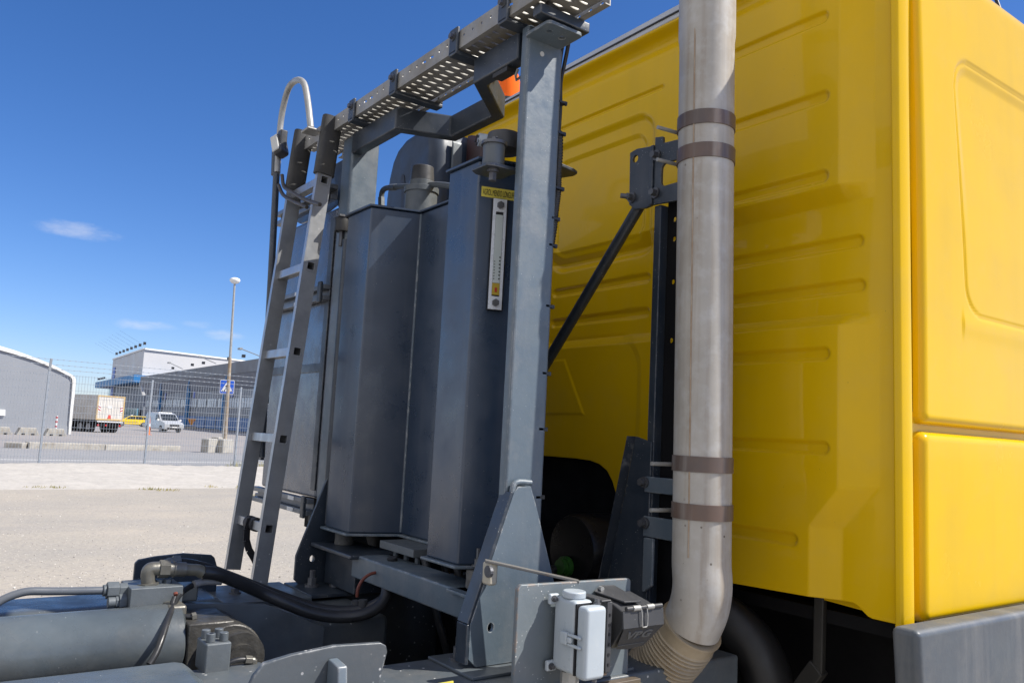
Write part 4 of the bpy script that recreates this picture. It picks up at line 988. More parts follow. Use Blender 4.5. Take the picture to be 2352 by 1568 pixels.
# cables down the side of the right-hand column
def cable(pts, r, name, m, n=8, ring=0):
    P_, _ = catmull([V(p) for p in pts], 30 if ring else 6)
    radii = None
    if ring: radii = [r+(.0011 if (i // 2) % 2 else -.0006) for i in range(len(P_))]
    return part(MB().tube(P_, r, n, radii=radii), name, m, smooth=60)
cx = 1.352
CY = 1.70
cable([(1.30, 1.625, 2.99), PY(1306, 96, 1.66), PY(1296, 150, CY), PY(1288, 190, CY), PY(1287, 250, CY), PY(1283, 310, CY)], .0055, 'cable', HOSE)
cable([(1.31, 1.64, 3.0), PY(1296, 90, 1.66), PY(1288, 140, CY), PY(1283, 200, CY), PY(1281, 310, CY)], .004, 'cable', HOSE)
cable([PY(u, v, CY) for u, v in ((1284, 303), (1284, 350), (1281, 400), (1280, 440), (1275, 480), (1271, 520), (1264, 566))], .0105, 'corrugated_conduit', HOSE, 12, 1)
cable([PY(u, v, CY-.006) for u, v in ((1273, 380), (1268, 480), (1260, 600), (1251, 760), (1243, 900), (1235, 1040), (1230, 1160))], .0055, 'cable', mat('grey cable', (.26, .29, .32), (.22, .25, .28), 9, .5))
m_ = MB()
for u, v in ((1287, 240), (1284, 310), (1280, 436), (1270, 505), (1264, 566), (1257, 705), (1249, 858), (1241, 985), (1234, 1140)):
    c = PY(u, v, CY); m_.box(c.x-.018, c.x+.008, 1.682, 1.716, c.z-.003, c.z+.003).box(c.x+.003, c.x+.012, 1.684, 1.691, c.z-.005, c.z+.005)
part(m_, 'cable_tie', HOSE)
part(MB().prism([PZ(u, v, 2.68) for u, v in ((1287, 381), (1318, 394), (1326, 400), (1318, 405), (1286, 410), (1255, 405), (1255, 385))], (0, 0, .01)), 'tank_lug', PAINT, bevel=.002)
part(MB().cyl((1.205, 1.60, 3.0), (1.255, 1.60, 2.985), .015, 14).cyl((1.255, 1.60, 2.985), (1.30, 1.61, 2.968), .011, 14), 'sensor', BLACK, smooth=40)

# ---- upper beam with a notch towards the cab
BZ0, BZ1 = 2.912, 2.990
bp = [(1.22, 2.783), (1.22, 2.436), (1.40, 2.372), (1.40, 2.125), (1.22, 1.955), (1.22, 1.735), (1.262, 1.735), (1.262, 1.937), (1.442, 2.107), (1.442, 2.402), (1.262, 2.466), (1.262, 2.783)]
bm = part(MB().prism([(x, y, BZ0) for x, y in bp], (0, 0, BZ1-BZ0)), 'upper_beam', PAINT, bevel=.006, seg=3)
part(MB().tube([(1.255, 1.78, 2.908), (1.255, 1.79, 2.892), (1.265, 1.80, 2.885), (1.275, 1.79, 2.895)], .004, 8), 'beam_hook', GALV, bm)
part(MB().box(1.225, 1.257, 1.79, 1.86, 2.898, 2.911), 'beam_pad', BLACK, bm)
# diagonal knee brace plate at the left column
part(MB().prism([(1.25, 2.876, 2.93), (1.25, 2.876, 2.63), (1.25, 3.02, 2.93)], (.01, 0, 0)), 'knee_plate', PAINT)

part(MB().prism([PX(u, v, 1.30) for u, v in ((803, 350), (803, 474), (770, 472), (745, 492), (690, 514), (668, 502), (690, 472), (735, 440), (770, 395))], (.01, 0, 0)), 'side_plate', PAINT)
# ---- walkway
WX0, WX1, WY0, WY1, WZ = 1.168, 1.326, 1.49, 3.165, 3.0
wk = part(MB().box(WX0, WX0+.012, WY0, WY1, WZ+.0, WZ+.004), 'walkway', GALVD)
m_ = MB()
nn = int((WY1-WY0)/.0455)
hol = []
for i in range(nn):
    y = WY0+.03+i*.0455
    hol.append(circ(y, .034, .0038, 8, .0045) if i % 9 not in (4, 5) else [(y-.012, .026), (y+.010, .030), (y+.012, .038), (y-.010, .035)])
m_.plate([(WY0, 0), (WY1, 0), (WY1, .056), (WY0, .056)], hol, (WX0, 0, WZ), (0, 1, 0), (0, 0, 1), (-.0035, 0, 0))
part(m_, 'front_rail', GALVD, wk, bevel=0)
m_ = MB().plate([(WY0, 0), (WY1-.05, 0), (WY1-.05, .056), (WY0, .056)], [rrect(WY0+.03+i*.0455-.006, WY0+.03+i*.0455+.006, .012, .022, .003, 2) for i in range(nn-1)], (WX1, 0, WZ), (0, 1, 0), (0, 0, 1), (.0035, 0, 0))
m_.box(WX1-.014, WX1, WY0, WY1-.05, WZ, WZ+.003)
part(m_, 'rear_rail', GALVD, wk)
# pressed grating: staggered lens-shaped holes, rims turned up like teeth
m_ = MB(); gx0, gx1 = WX0+.012, WX1-.014
pitch = .0355; ncol = int((WY1-WY0)/pitch)
rows_ = 3; rw = (gx1-gx0)/rows_
def lens(cx_, cy_, a, b, n=10):
    out = []
    for i in range(n):
        t = 2*math.pi*i/n; out.append((cx_+a*math.cos(t), cy_+b*math.sin(t)*(abs(math.sin(t))**.35)))
    return out
for r_ in range(rows_):
    for c_ in range(ncol):
        y0 = WY0+c_*pitch; x0 = gx0+r_*rw; sh_ = pitch/2 if r_ % 2 else 0
        y0 += sh_
        if y0+pitch > WY1: continue
        L_h = lens(x0+rw/2, y0+pitch/2, rw*.49, pitch*.125, 12)
        m_.plate([(x0, y0), (x0+rw, y0), (x0+rw, y0+pitch), (x0, y0+pitch)], [L_h], (0, 0, WZ+.014), (1, 0, 0), (0, 1, 0), (0, 0, .003))
        # turned-up rim
        n_ = len(L_h); lo = [V((x, y, WZ+.017)) for x, y in L_h]; hi_ = [V((x, y+(.004 if y > y0+pitch/2 else -.0035), WZ+.029+.002*(i % 2))) for i, (x, y) in enumerate(L_h)]
        m_.add(lo+hi_, [(i, (i+1) % n_, (i+1) % n_+n_, i+n_) for i in range(n_)])
part(m_, 'grating', GALVD, wk)
for u in (812, 908, 1048, 1163):
    v = np.interp(u, [700, 1200], [345, 10]); yc = PX(u, v+12, WX0).y
    m_ = MB().box(WX0-.014, WX0-.0045, yc-.022, yc+.022, WZ-.012, WZ+.066).box(WX0-.014, WX1+.012, yc-.02, yc+.02, WZ-.016, WZ-.003).box(WX1+.0045, WX1+.012, yc-.02, yc+.02, WZ-.003, WZ+.05)
    k_ = part(m_, 'clip', PAINT, wk, bevel=.003)
    part(MB().hexbolt((WX0-.014, yc, WZ+.04), (-1, 0, 0), .009, .012), 'clip_bolt', STEELB, wk)
part(MB().box(1.18, 1.345, 1.585, 1.622, 2.968, 2.996), 'end_bracket', PAINT, wk, bevel=.004)

# ---- left-hand storage cabinet with tie rails
cabx = 1.235
yl = PX(612, 960, cabx).y
lbox = part(MB().box(cabx, 1.62, 2.905, yl, 1.63, 2.735), 'storage_cabinet', SHEET, bevel=.012, seg=2)
m_ = MB().box(cabx-.006, cabx, 2.905, 2.945, 1.66, 2.70)
m_.box(cabx-.004, cabx, 2.945, yl-.02, 2.10, 2.135)
part(m_, 'panel_frame', PAINT, lbox, bevel=.003)
RAILM = mat('tie rail', (.16, .175, .2), (.12, .135, .155), 6, .4, .2, .04, 40)
for z, wl_ in ((2.40, 1), (1.60, 1), (2.79, 0)):
    m_ = MB().box(cabx-.032, cabx-.004, 2.90, yl+.01, z+.012, z+.03).box(cabx-.032, cabx-.004, 2.90, yl+.01, z-.03, z-.012).box(cabx-.008, cabx-.004, 2.90, yl+.01, z-.012, z+.012)
    ra = part(m_, 'tie_rail', RAILM, lbox, bevel=.003)
    if wl_:
        ya = 3.13 if z > 2 else 3.03
        part(MB().box(cabx-.0335, cabx-.0325, ya, ya+.06, z+.014, z+.028).box(cabx-.0335, cabx-.0325, ya, ya+.06, z-.028, z-.014), 'white_label', WHITE, ra)
    part(MB().box(cabx-.044, cabx-.0325, 2.905, 2.935, z-.04, z+.04), 'rail_stop', PAINT, ra, bevel=.003)
part(MB().box(1.3, 1.5, 2.95, 3.15, 1.50, 1.63), 'cabinet_foot', DARK, bevel=.004)
part(MB().cyl((1.29, 3.02, 1.545), (1.27, 3.02, 1.545), .022, 14), 'foot_bush', RUB)
for v in (918, 1048, 1142):
    c = PX(606, v, 1.26); part(MB().box(1.24, 1.29, c.y-.02, c.y+.06, c.z-.015, c.z+.015), 'side_lug', PAINT, lbox, bevel=.003)
# bush between cabinet and tank
bu = PX(787, 505, 1.215)
mount((1.215, bu.y, bu.z-.045), .028, .05, 'rubber_mount', BLACK)
part(MB().cyl((1.215, bu.y, bu.z-.1), (1.215, bu.y, bu.z+.02), .009, 10).box(1.19, 1.25, bu.y-.03, bu.y+.03, bu.z+.006, bu.z+.013), 'mount_bolt', STEELB)
part(MB().cyl((1.225, 2.765, 1.56), (1.225, 2.765, 2.58), .018, 14), 'vertical_pipe', PAINT, smooth=40)

# ---- hand rail pipe with hoop and work lamp
hx = 1.1
lowp = [PX(635, 400, hx), PX(622, 650, hx), PX(608, 900, hx), PX(600, 1050, hx)]
hr = part(MB().tube([PX(635, 345, hx), PX(633, 402, hx)], .0185, 14).tube(lowp, .0135, 14), 'hand_rail', PAINT, smooth=50)
hoop = [(637, 396), (640, 340), (645, 280), (652, 240), (662, 205), (674, 189), (687, 184), (698, 192), (704, 215), (709, 250), (714, 296)]
part(MB().tube([PX(u, v, hx) for u, v in hoop], .0125, 14, smooth=5), 'hoop', GALV, hr, smooth=60)
e_ = PX(716, 300, hx); 
part(MB().obox(e_+V((.0, 0, -.004)), (.03, 0, 0), (0, .035, 0), (0, 0, .005)).obox(e_+V((.028, -.03, -.03)), (.005, 0, 0), (0, .025, 0), (0, 0, .03)), 'hoop_foot', GALV, hr, bevel=.004)
lc = PX(631, 329, hx-.03)
ax = V((-.75, -.35, .1)).normalized(); sx_ = V((.35, -.75, 0)).normalized(); 
tilt = (V((0, 0, 1))*.93+sx_*-.38).normalized(); tilt = (tilt-ax*tilt.dot(ax)).normalized(); wdir = ax.cross(tilt)
lamp_ = part(MB().obox(lc+ax*-.03, ax*.028, wdir*.024, tilt*.047), 'work_lamp', PLAST, bevel=.014, seg=3)
part(MB().obox(lc+ax*0, ax*.004, wdir*.018, tilt*.037), 'lens', LENS, lamp_, bevel=.004)
part(MB().obox(PX(648, 325, hx), (.015, 0, 0), (0, .02, 0), (0, 0, .045)), 'lamp_bracket', PLAST, lamp_, bevel=.006)

# ---- deck: near arm, main cylinder, far arm
part(MB().box(-1.5, 1.9, 1.50, 1.80, 1.08, 1.335), 'subframe_rail', DECK, bevel=.008)
part(MB().box(-1.5, 1.9, 2.62, 2.86, 1.08, 1.340), 'subframe_rail', DECK, bevel=.008)
part(MB().box(-1.5, .545, 1.60, 1.905, 1.16, 1.385), 'lift_arm', CYLM, bevel=.035, seg=4)
part(MB().box(.50, .70, 1.62, 1.875, 1.2, 1.366), 'arm_end', DECK, bevel=.01)
part(MB().box(-1.5, .80, 2.40, 2.66, 1.16, 1.395), 'lift_arm', CYLM, bevel=.05, seg=4)
part(MB().box(.78, 1.25, 2.3, 2.66, 1.2, 1.335), 'inner_rail', DECK, bevel=.02)
part(MB().box(.60, 1.12, 1.72, 2.62, 1.05, 1.15), 'cross_member', DECK, bevel=.01)
cyl_ = part(MB().tube([(-1.5, 2.17, 1.355), (.50, 2.17, 1.355), (.505, 2.17, 1.355), (.585, 2.17, 1.355), (.592, 2.17, 1.355)], .087, 48, radii=[.087, .087, .0885, .0885, .08]), 'main_cylinder', CYLM, smooth=40)
part(MB().box(.555, .60, 2.14, 2.24, 1.40, 1.445), 'port_block', OLIVE, cyl_, bevel=.008)
m_ = MB().cyl((.69, 2.06, 1.33), (.69, 2.24, 1.33), .078, 32).box(.59, .70, 2.08, 2.24, 1.26, 1.412)
part(m_, 'cylinder_eye', GREASE, cyl_, smooth=40, bevel=.004)
part(MB().cyl((.70, 2.02, 1.335), (.70, 2.06, 1.335), .060, 28).cyl((.70, 2.005, 1.335), (.70, 2.02, 1.335), .036, 20), 'pin', GREASE, cyl_, smooth=40)
part(MB().prism([(.60, 2.0, 1.40), (.86, 2.0, 1.40), (1.0, 2.0, 1.33), (1.0, 2.0, 1.2), (.58, 2.0, 1.2)], (0, .016, 0)) if False else MB().prism([(.62, 2.26, 1.425), (.84, 2.26, 1.405), (1.02, 2.26, 1.33), (1.02, 2.26, 1.2), (.62, 2.26, 1.2)], (0, .02, 0)), 'trunnion_plate', DECK, bevel=.002)
# four-bolt block
bb = part(MB().box(.560, .614, 1.832, 1.905, 1.362, 1.425), 'bolt_block', BLOCK, bevel=.004)
m_ = MB()
for x in (.573, .601):
    for y in (1.850, 1.887): m_.cyl((x, y, 1.425), (x, y, 1.443), .0095, 16)
part(m_, 'socket_bolt', BLOCK, bb, smooth=40, bevel=.001)
part(MB().cyl((.574, 1.85, 1.4431), (.574, 1.85, 1.4435), .005, 6), 'socket', INK, bb)
# valve block with pipes and fittings
vb_ = part(MB().box(.478, .602, 2.20, 2.32, 1.421, 1.481), 'valve_block', BLOCK, bevel=.003)
part(MB().box(.59, .66, 2.27, 2.34, 1.425, 1.465), 'side_block', OLIVE, vb_, bevel=.005)
pipe = [PY(-60, 1412, 2.25), PY(-20, 1392, 2.25), PY(15, 1372, 2.25), PY(60, 1358, 2.25), PY(110, 1357, 2.25), PY(175, 1356.5, 2.25), PY(245, 1355, 2.25)]
part(MB().tube(pipe, .0095, 14, smooth=5), 'steel_pipe', mat('pipe paint', (.12, .13, .145), (.1, .11, .125), 6, .32), smooth=60)
a_ = PY(244, 1355, 2.25); b_ = PY(272, 1354, 2.25); c_ = PY(292, 1353, 2.25)
m_ = MB().cyl(a_, b_, .021, 6).cyl(b_, c_, .017, 6).cyl(a_+V((-.008, 0, 0)), a_, .014, 14)
part(m_, 'pipe_nut', BLOCK, vb_, bevel=.002)
a_ = PY(247, 1383, 2.235); b_ = PY(264, 1382, 2.235); c_ = PY(290, 1380, 2.235)
part(MB().cyl(a_, b_, .013, 14).cyl(b_, b_.lerp(c_, .3), .015, 6).cyl(b_.lerp(c_, .3), c_, .019, 6), 'plug_fitting', BLOCK, vb_, bevel=.0015)
ez = 2.245
el_ = [PY(341, 1340, ez), PY(340, 1318, ez), PY(345, 1307, ez), PY(357, 1305, ez), PY(370, 1305, ez)]
m_ = MB().tube(el_, .0175, 16, smooth=5).cyl(PY(341, 1345, ez), PY(341, 1337, ez), .027, 6).cyl(PY(365, 1305.5, ez), PY(388, 1305.5, ez), .0225, 6)
part(m_, 'elbow_fitting', OLIVE, vb_, smooth=50, bevel=.001)
part(MB().cyl(PY(388, 1306, ez), PY(425, 1307, ez), .0185, 16).cyl(PY(398, 1306, ez), PY(402, 1306, ez), .0205, 16), 'hose_ferrule', OLIVE, smooth=40)
part(MB().tube([PY(422, 1307, ez), PY(440, 1308, ez), PY(455, 1309, ez), PY(466, 1315, ez)], .0155, 14, smooth=4), 'hose_tail', mat('worn hose sheath', (.16, .15, .11), (.1, .095, .075), 25, .4), smooth=60)
el2 = [PY(382, 1318, 2.33), PY(380, 1303, 2.33), PY(388, 1295, 2.33), PY(412, 1294, 2.33)]
part(MB().tube(el2, .017, 14, smooth=4).cyl(PY(395, 1294, 2.33), PY(412, 1294, 2.33), .022, 6), 'elbow_fitting', BLOCK, vb_, smooth=50)
m_ = MB()
for u, v in ((363, 1345), (384, 1344)): q = PY(u, v, 2.25); m_.cyl((q.x, q.y, 1.481), (q.x, q.y, 1.491), .011, 6)
part(m_, 'block_bolt', BLOCK, vb_)
# main hoses to the tank
def hose(pts, r, m=HOSE, name='hose', n=14): return part(MB().tube(pts, r, n, smooth=7), name, m, smooth=70)
def tw(p): return tuple(p)
h1 = [(466, 1313, 2.245), (500, 1318, 2.25), (545, 1335, 2.27), (600, 1360, 2.30), (660, 1386, 2.28), (720, 1408, 2.26), (780, 1416, 2.24), (835, 1410, 2.22), (872, 1390, 2.22), (888, 1362, 2.24), (886, 1335, 2.28), (874, 1318, 2.32), (860, 1312, 2.36)]
hose([PY(u, v, y) for u, v, y in h1], .0172)
h2 = [(412, 1294, 2.33), (440, 1297, 2.34), (480, 1307, 2.36), (535, 1327, 2.38), (600, 1352, 2.36), (670, 1378, 2.34), (735, 1397, 2.32), (790, 1402, 2.30), (840, 1396, 2.28), (880, 1375, 2.27), (900, 1345, 2.28), (905, 1310, 2.3), (900, 1280, 2.3)]
hose([PY(u, v, y) for u, v, y in h2], .0155)
h3 = [(508, 1335, 2.26), (480, 1334, 2.26), (455, 1338, 2.26), (430, 1350, 2.24), (410, 1368, 2.2), (398, 1390, 2.16), (385, 1425, 2.1), (372, 1465, 2.06), (358, 1500, 2.04), (343, 1525, 2.03)]
hose([PY(u, v, y) for u, v, y in h3], .0075, name='cable')
part(MB().tube([PY(445, 1341, 2.245), PY(470, 1335, 2.255), PY(508, 1334.5, 2.26)], .0095, 12, smooth=4), 'cable_sheath', mat('grey sheath', (.25, .25, .25), (.2, .2, .2), 9, .5), smooth=60)
h4 = [(401, 1370, 2.17), (396, 1390, 2.16), (404, 1406, 2.15), (420, 1414, 2.14), (444, 1416, 2.13)]
hose([PY(u, v, y) for u, v, y in h4], .006, name='cable')
part(MB().cyl(PY(403, 1361, 2.175), PY(404, 1366, 2.17), .0055, 8), 'orange_wire', mat('orange wire', (.16, .04, .025), None, 9, .5))
part(MB().cyl(PY(440, 1416, 2.13), PY(450, 1414, 2.13), .010, 6), 'cable_nut', OLIVE)
h5 = [(820, 1370, 2.3), (822, 1352, 2.3), (832, 1332, 2.3), (850, 1318, 2.3), (875, 1312, 2.3)]
hose([PY(u, v, y) for u, v, y in h5], .005, mat('orange wire', (.16, .04, .025)), 'orange_wire', 8)
m_ = MB().cyl(PY(817, 1412, 2.3), PY(819, 1378, 2.3), .014, 14).cyl(PY(832, 1412, 2.28), PY(834, 1376, 2.28), .013, 14)
part(m_, 'plug_connector', PLAST, smooth=40)
gp_ = [(505, 1535, 1.86), (530, 1520, 1.86), (550, 1514, 1.86), (566, 1514, 1.86)]
hose([PY(u, v, y) for u, v, y in gp_], .006, name='grease_line', n=10)
part(MB().cyl(PY(562, 1514, 1.86), PY(578, 1515, 1.86), .010, 6).cyl(PY(582, 1514, 1.86), PY(583, 1530, 1.86), .009, 6).cyl(PY(574, 1515, 1.86), PY(584, 1516, 1.86), .008, 10), 'grease_fitting', OLIVE, bevel=.001)
part(MB().prism([PZ(u, v, 1.345) for u, v in ((548, 1551), (605, 1548), (600, 1580), (552, 1580))], (0, 0, .012)), 'rusty_shim', mat('orange rust', (.34, .16, .06), (.24, .11, .05), 12, .8), bevel=.003)

# stop plates
SCUFF = mat('scuffed dark paint', (.085, .098, .11), (.065, .076, .088), 7, .42, 0, .06, 50, chips=(60, .2), chipc=(.55, .55, .55), dust=((.16, .16, .16), 7, .4), edge=((.4, .4, .4), .006, 1.0))
def stop_plate(y, name='stop_plate', m=SCUFF):
    o = [(.565, 1.365), (.585, 1.415), (.605, 1.437), (.66, 1.447), (.75, 1.455), (.855, 1.450), (.868, 1.443), (.872, 1.43), (.860, 1.378), (.852, 1.345), (.57, 1.345)]
    pl = part(MB().prism([(x, y, z) for x, z in o], (0, .014, 0)), name, m, bevel=.003)
    return pl
sp = stop_plate(1.605)
part(MB().prism([(.735, 1.604, 1.432), (.738, 1.560, 1.425), (.738, 1.545, 1.33), (.735, 1.604, 1.33)], (.022, 0, 0)), 'stop_rib', PAINTC, sp, bevel=.004)
o_ = [(.602, 1.36), (.602, 1.452), (.612, 1.462), (.66, 1.470), (.745, 1.476), (.832, 1.467), (.842, 1.458), (.856, 1.42), (.856, 1.345), (.602, 1.345)]
part(MB().prism([(x, 2.75, z) for x, z in o_], (0, .014, 0)), 'stop_plate', PAINT, bevel=.003)
part(MB().box(.60, 1.10, 2.55, 2.84, 1.330, 1.352), 'deck_plate', DECK, bevel=.002)
m_ = MB()
for x in (.9, 1.0): m_.hexbolt((x, 2.70, 1.352), (0, 0, 1), .013, .016)
part(m_, 'foot_bolt', STEELB)
# plates on the near side of the deck
part(MB().box(.84, 1.52, 1.52, 1.80, 1.3355, 1.3425), 'deck_plate', DECK, bevel=.001)
part(MB().box(.70, 1.5, 1.475, 1.499, 1.28, 1.330), 'side_bar', mat('rusty brown steel', (.13, .1, .075), (.08, .065, .055), 9, .6, grime=((.3, .26, .1), 9, .3)), bevel=.002)
part(MB().box(1.05, 1.5, 1.46, 1.474, 1.315, 1.320), 'yellow_edge', mat('faded yellow edge', (.42, .38, .16), (.3, .26, .12), 15, .6))
part(MB().prism([PY(u, v, 1.472) for u, v in ((1005, 1568), (1040, 1562), (1040, 1600), (1005, 1600))], (0, -.003, 0)), 'warning_sticker', LABELY)

# ---- mounting plate with junction box and socket holder
PLY = 1.512
mp_ = part(MB().prism([(x, PLY, z) for x, z in ((1.141, 1.10), (1.492, 1.10), (1.492, 1.556), (1.486, 1.562), (1.150, 1.567), (1.141, 1.558))], (0, .013, 0)), 'mounting_plate', PAINTR, bevel=.003)
part(MB().bar((1.135, 1.640, 1.602), (1.325, 1.518, 1.563), .020, .006), 'tie_bar', mat('rusty flat bar', (.15, .145, .135), (.1, .095, .088), 12, .6, rust=(14, .66)), mp_, bevel=.001)
part(MB().box(1.140, 1.165, 1.625, 1.6585, 1.545, 1.598), 'bar_lug', mat('cream plastic', (.5, .46, .36), (.42, .38, .3), 12, .6), mp_, bevel=.006)
part(MB().cyl((1.137, 1.63, 1.578), (1.145, 1.63, 1.578), .014, 14), 'lug_bolt', STEELB, mp_)
jx0, jx1 = 1.236, 1.292
jb = part(MB().box(jx0, jx1, 1.425, 1.500, 1.380, 1.540), 'junction_box', GREYBOX, bevel=.010, seg=3)
part(MB().cyl((jx0+.028, 1.462, 1.54), (jx0+.028, 1.462, 1.556), .027, 28), 'top_boss', GREYBOX, jb, smooth=40, bevel=.003)
part(MB().box(jx0+.001, jx1+.002, 1.419, 1.4245, 1.382, 1.535), 'gasket', INK, jb)
lid = part(MB().box(jx0-.001, jx1+.004, 1.383, 1.4185, 1.378, 1.534), 'lid', GREYBOX, jb, bevel=.010, seg=3)
m_ = MB().box(jx0-.012, jx0-.0015, 1.437, 1.462, 1.444, 1.472).box(jx0-.010, jx0-.0015, 1.395, 1.437, 1.443, 1.450).box(jx0-.010, jx0-.0015, 1.395, 1.437, 1.464, 1.471).box(jx0-.012, jx0-.002, 1.423, 1.436, 1.4505, 1.4635)
part(m_, 'latch', GREYBOX, jb, bevel=.003)
m_ = MB()
for z in (1.533, 1.386): m_.obox((jx0-.002, 1.499, z), (.014, 0, 0), (0, .006, 0), (0, 0, .012))
part(m_, 'mounting_ear', GREYBOX, jb, bevel=.004)
m_ = MB()
for z in (1.535, 1.386): m_.hexbolt((jx0-.006, 1.492, z), (0, -1, 0), .005, .010)
m_.hexbolt((jx1-.004, 1.41, 1.534), (0, 0, 1), .006, .012).hexbolt((jx1-.004, 1.41, 1.378), (0, 0, -1), .006, .012)
part(m_, 'box_screw', STEELB, jb)
part(MB().cyl((jx0+.024, 1.462, 1.38), (jx0+.024, 1.462, 1.352), .021, 8).cyl((jx0+.024, 1.462, 1.352), (jx0+.024, 1.462, 1.10), .017, 18), 'cable_gland', GALV, jb, smooth=40)
m_ = MB().box(1.334, 1.350, 1.425, 1.50, 1.375, 1.532).box(1.315, 1.345, 1.424, 1.505, 1.532, 1.537)
hb = part(m_, 'hinge_bar', PLAST, bevel=.002)
m_ = MB()
for z in (1.39, 1.412, 1.434, 1.456, 1.478, 1.5): m_.box(1.340, 1.345, 1.4235, 1.4248, z, z+.006)
part(m_, 'bar_slot', INK, hb)
part(MB().box(1.29, 1.345, 1.43, 1.505, 1.368, 1.374), 'bar_foot', mat('rusty foot', (.3, .2, .12), (.2, .15, .1), 14, .7), hb, bevel=.002)
# socket holder: wedge body, hinged lid, spring clip, raised letters
vx0, vx1 = 1.372, 1.487
prof = [(1.510, 1.533), (1.445, 1.520), (1.412, 1.508), (1.408, 1.476), (1.450, 1.420), (1.47, 1.412), (1.510, 1.43)]
vh = part(MB().prism([(vx0, y, z) for y, z in prof], (vx1-vx0, 0, 0)), 'socket_holder', PLAST, bevel=.004)
lidp = [(1.411, 1.512), (1.4045, 1.512), (1.4005, 1.474), (1.446, 1.414), (1.451, 1.417), (1.4055, 1.475)]
m_ = MB()
a_ = [(vx0-.008, 1.4045, 1.512), (vx1+.008, 1.4045, 1.512), (vx1+.008, 1.4005, 1.474), (vx0-.008, 1.4005, 1.474)]
m_.prism(a_, (0, .006, 0))
b0_, b1_ = (1.4005, 1.4735), (1.445, 1.418)
m_.add([(vx0-.008, b0_[0], b0_[1]), (vx1+.008, b0_[0], b0_[1]), (vx1-.012, b1_[0], b1_[1]), (vx1-.06, b1_[0]+.004, b1_[1]-.006), (vx0+.012, b1_[0], b1_[1])], [(0, 4, 3, 2, 1)])
lidv = part(m_, 'holder_lid', PLAST, vh)
dn = V((0, b1_[0]-b0_[0], b1_[1]-b0_[1])).normalized(); nrm_ = V((0, -abs(dn.z), -abs(dn.y))).normalized()
tmb = text_mb('VBG', .034, V((vx0+.016, b0_[0], b0_[1]))+dn*.036+nrm_*.0002, (1, 0, 0), -dn, nrm_, .0016, 1.25, .0012)
EMB = mat('raised plastic', (.14, .145, .15), (.12, .125, .13), 8, .4)
part(tmb, 'raised_letters', EMB, lidv)
part(MB().prism([V((x, b0_[0], b0_[1]))+dn*k+nrm_*.0003 for x, k in ((vx0+.01, .058), (vx1-.02, .058), (vx1-.02, .0595), (vx0+.01, .0595))], nrm_*.001), 'raised_line', EMB, lidv)
part(MB().cyl((vx0+.002, 1.405, 1.517), (vx1+.002, 1.405, 1.517), .0055, 10), 'hinge_pin', PLAST, vh, smooth=40)
part(MB().cyl((vx0+.022, 1.404, 1.517), (vx0+.044, 1.404, 1.517), .0066, 12).cyl((vx0+.066, 1.404, 1.517), (vx0+.088, 1.404, 1.517), .0066, 12), 'spring', GALV, vh, smooth=40)
cx0, cx1 = vx0+.046, vx0+.064
part(MB().tube([(cx0, 1.400, 1.515), (cx0, 1.3965, 1.50), (cx0, 1.3965, 1.478), (cx0+.003, 1.3965, 1.474), (cx1-.003, 1.3965, 1.474), (cx1, 1.3965, 1.478), (cx1, 1.3965, 1.50), (cx1, 1.400, 1.515)], .0014, 8), 'wire_clip', GALV, vh, smooth=60)
part(MB().prism([(vx0-.006, 1.509, 1.536), (vx0+.018, 1.509, 1.548), (vx0+.06, 1.509, 1.546), (vx0+.075, 1.43, 1.522), (vx0+.02, 1.43, 1.524)], (0, 0, .004)), 'rear_cover', PLAST, vh, bevel=.001)
part(MB().cyl((vx0+.012, 1.508, 1.545), (vx0+.012, 1.498, 1.545), .006, 10), 'cover_screw', GALV, vh)

# ---- underside
MB_ = MB().tube([(1.82, 2.13, 1.53), (1.84, 2.13, 1.53), (1.98, 2.13, 1.53)], .12, 36, radii=[.112, .12, .12])
at = part(MB_, 'air_tank', mat('black drum', (.006, .006, .008), (.009, .009, .011), 6, .35, spec=.25), smooth=40)
part(MB().cyl((1.80, 2.145, 1.475), (1.819, 2.145, 1.475), .034, 24).cyl((1.785, 2.145, 1.475), (1.80, 2.145, 1.475), .026, 18), 'green_cap', GREENC, smooth=40)
part(MB().cyl((1.77, 2.17, 1.462), (1.79, 2.17, 1.462), .016, 12), 'hose_end', HOSE, smooth=40)
part(MB().box(2.06, 4.1, 1.98, 2.95, .75, 1.84), 'dark_engine_block', DARK, bevel=.03)  # near-black block added to shut out light behind the arch
part(MB().box(2.3, 2.34, 1.12, 2.0, .55, 1.50), 'dark_inner_panel', DARK)  # dark panel added to keep the space under the cab black
part(MB().box(2.06, 4.1, 1.13, 1.98, 1.44, 1.475), 'cab_floor', DARK)
part(MB().box(1.55, 2.06, 1.95, 2.55, .85, 1.40), 'dark_gearbox_block', DARK, bevel=.05)  # block added to darken the gap between the frames
part(MB().box(1.5, 2.5, 2.9, 3.38, .75, 1.60), 'dark_filler_box', DARK, bevel=.03)  # made-up dark box, hides the sunlit ground beyond the tank gap
part(MB().box(-2.5, 1.5, 1.82, 2.6, .95, 1.03), 'dark_crossplate', DARK)  # dark plate added to close the gap between the frames to light
for y in (1.83, 2.62): part(MB().box(-4, 4.2, y, y+.07, .80, 1.078), 'chassis_rail', DARK, bevel=.01)
part(MB().tube([(1.95, 1.72, 1.42), (1.98, 1.62, 1.40), (2.02, 1.54, 1.33), (2.04, 1.50, 1.2), (2.05, 1.5, .9)], .07, 24, smooth=5), 'air_duct', mat('dusty duct', (.012, .012, .013), (.009, .009, .010), 6, .5), smooth=60)
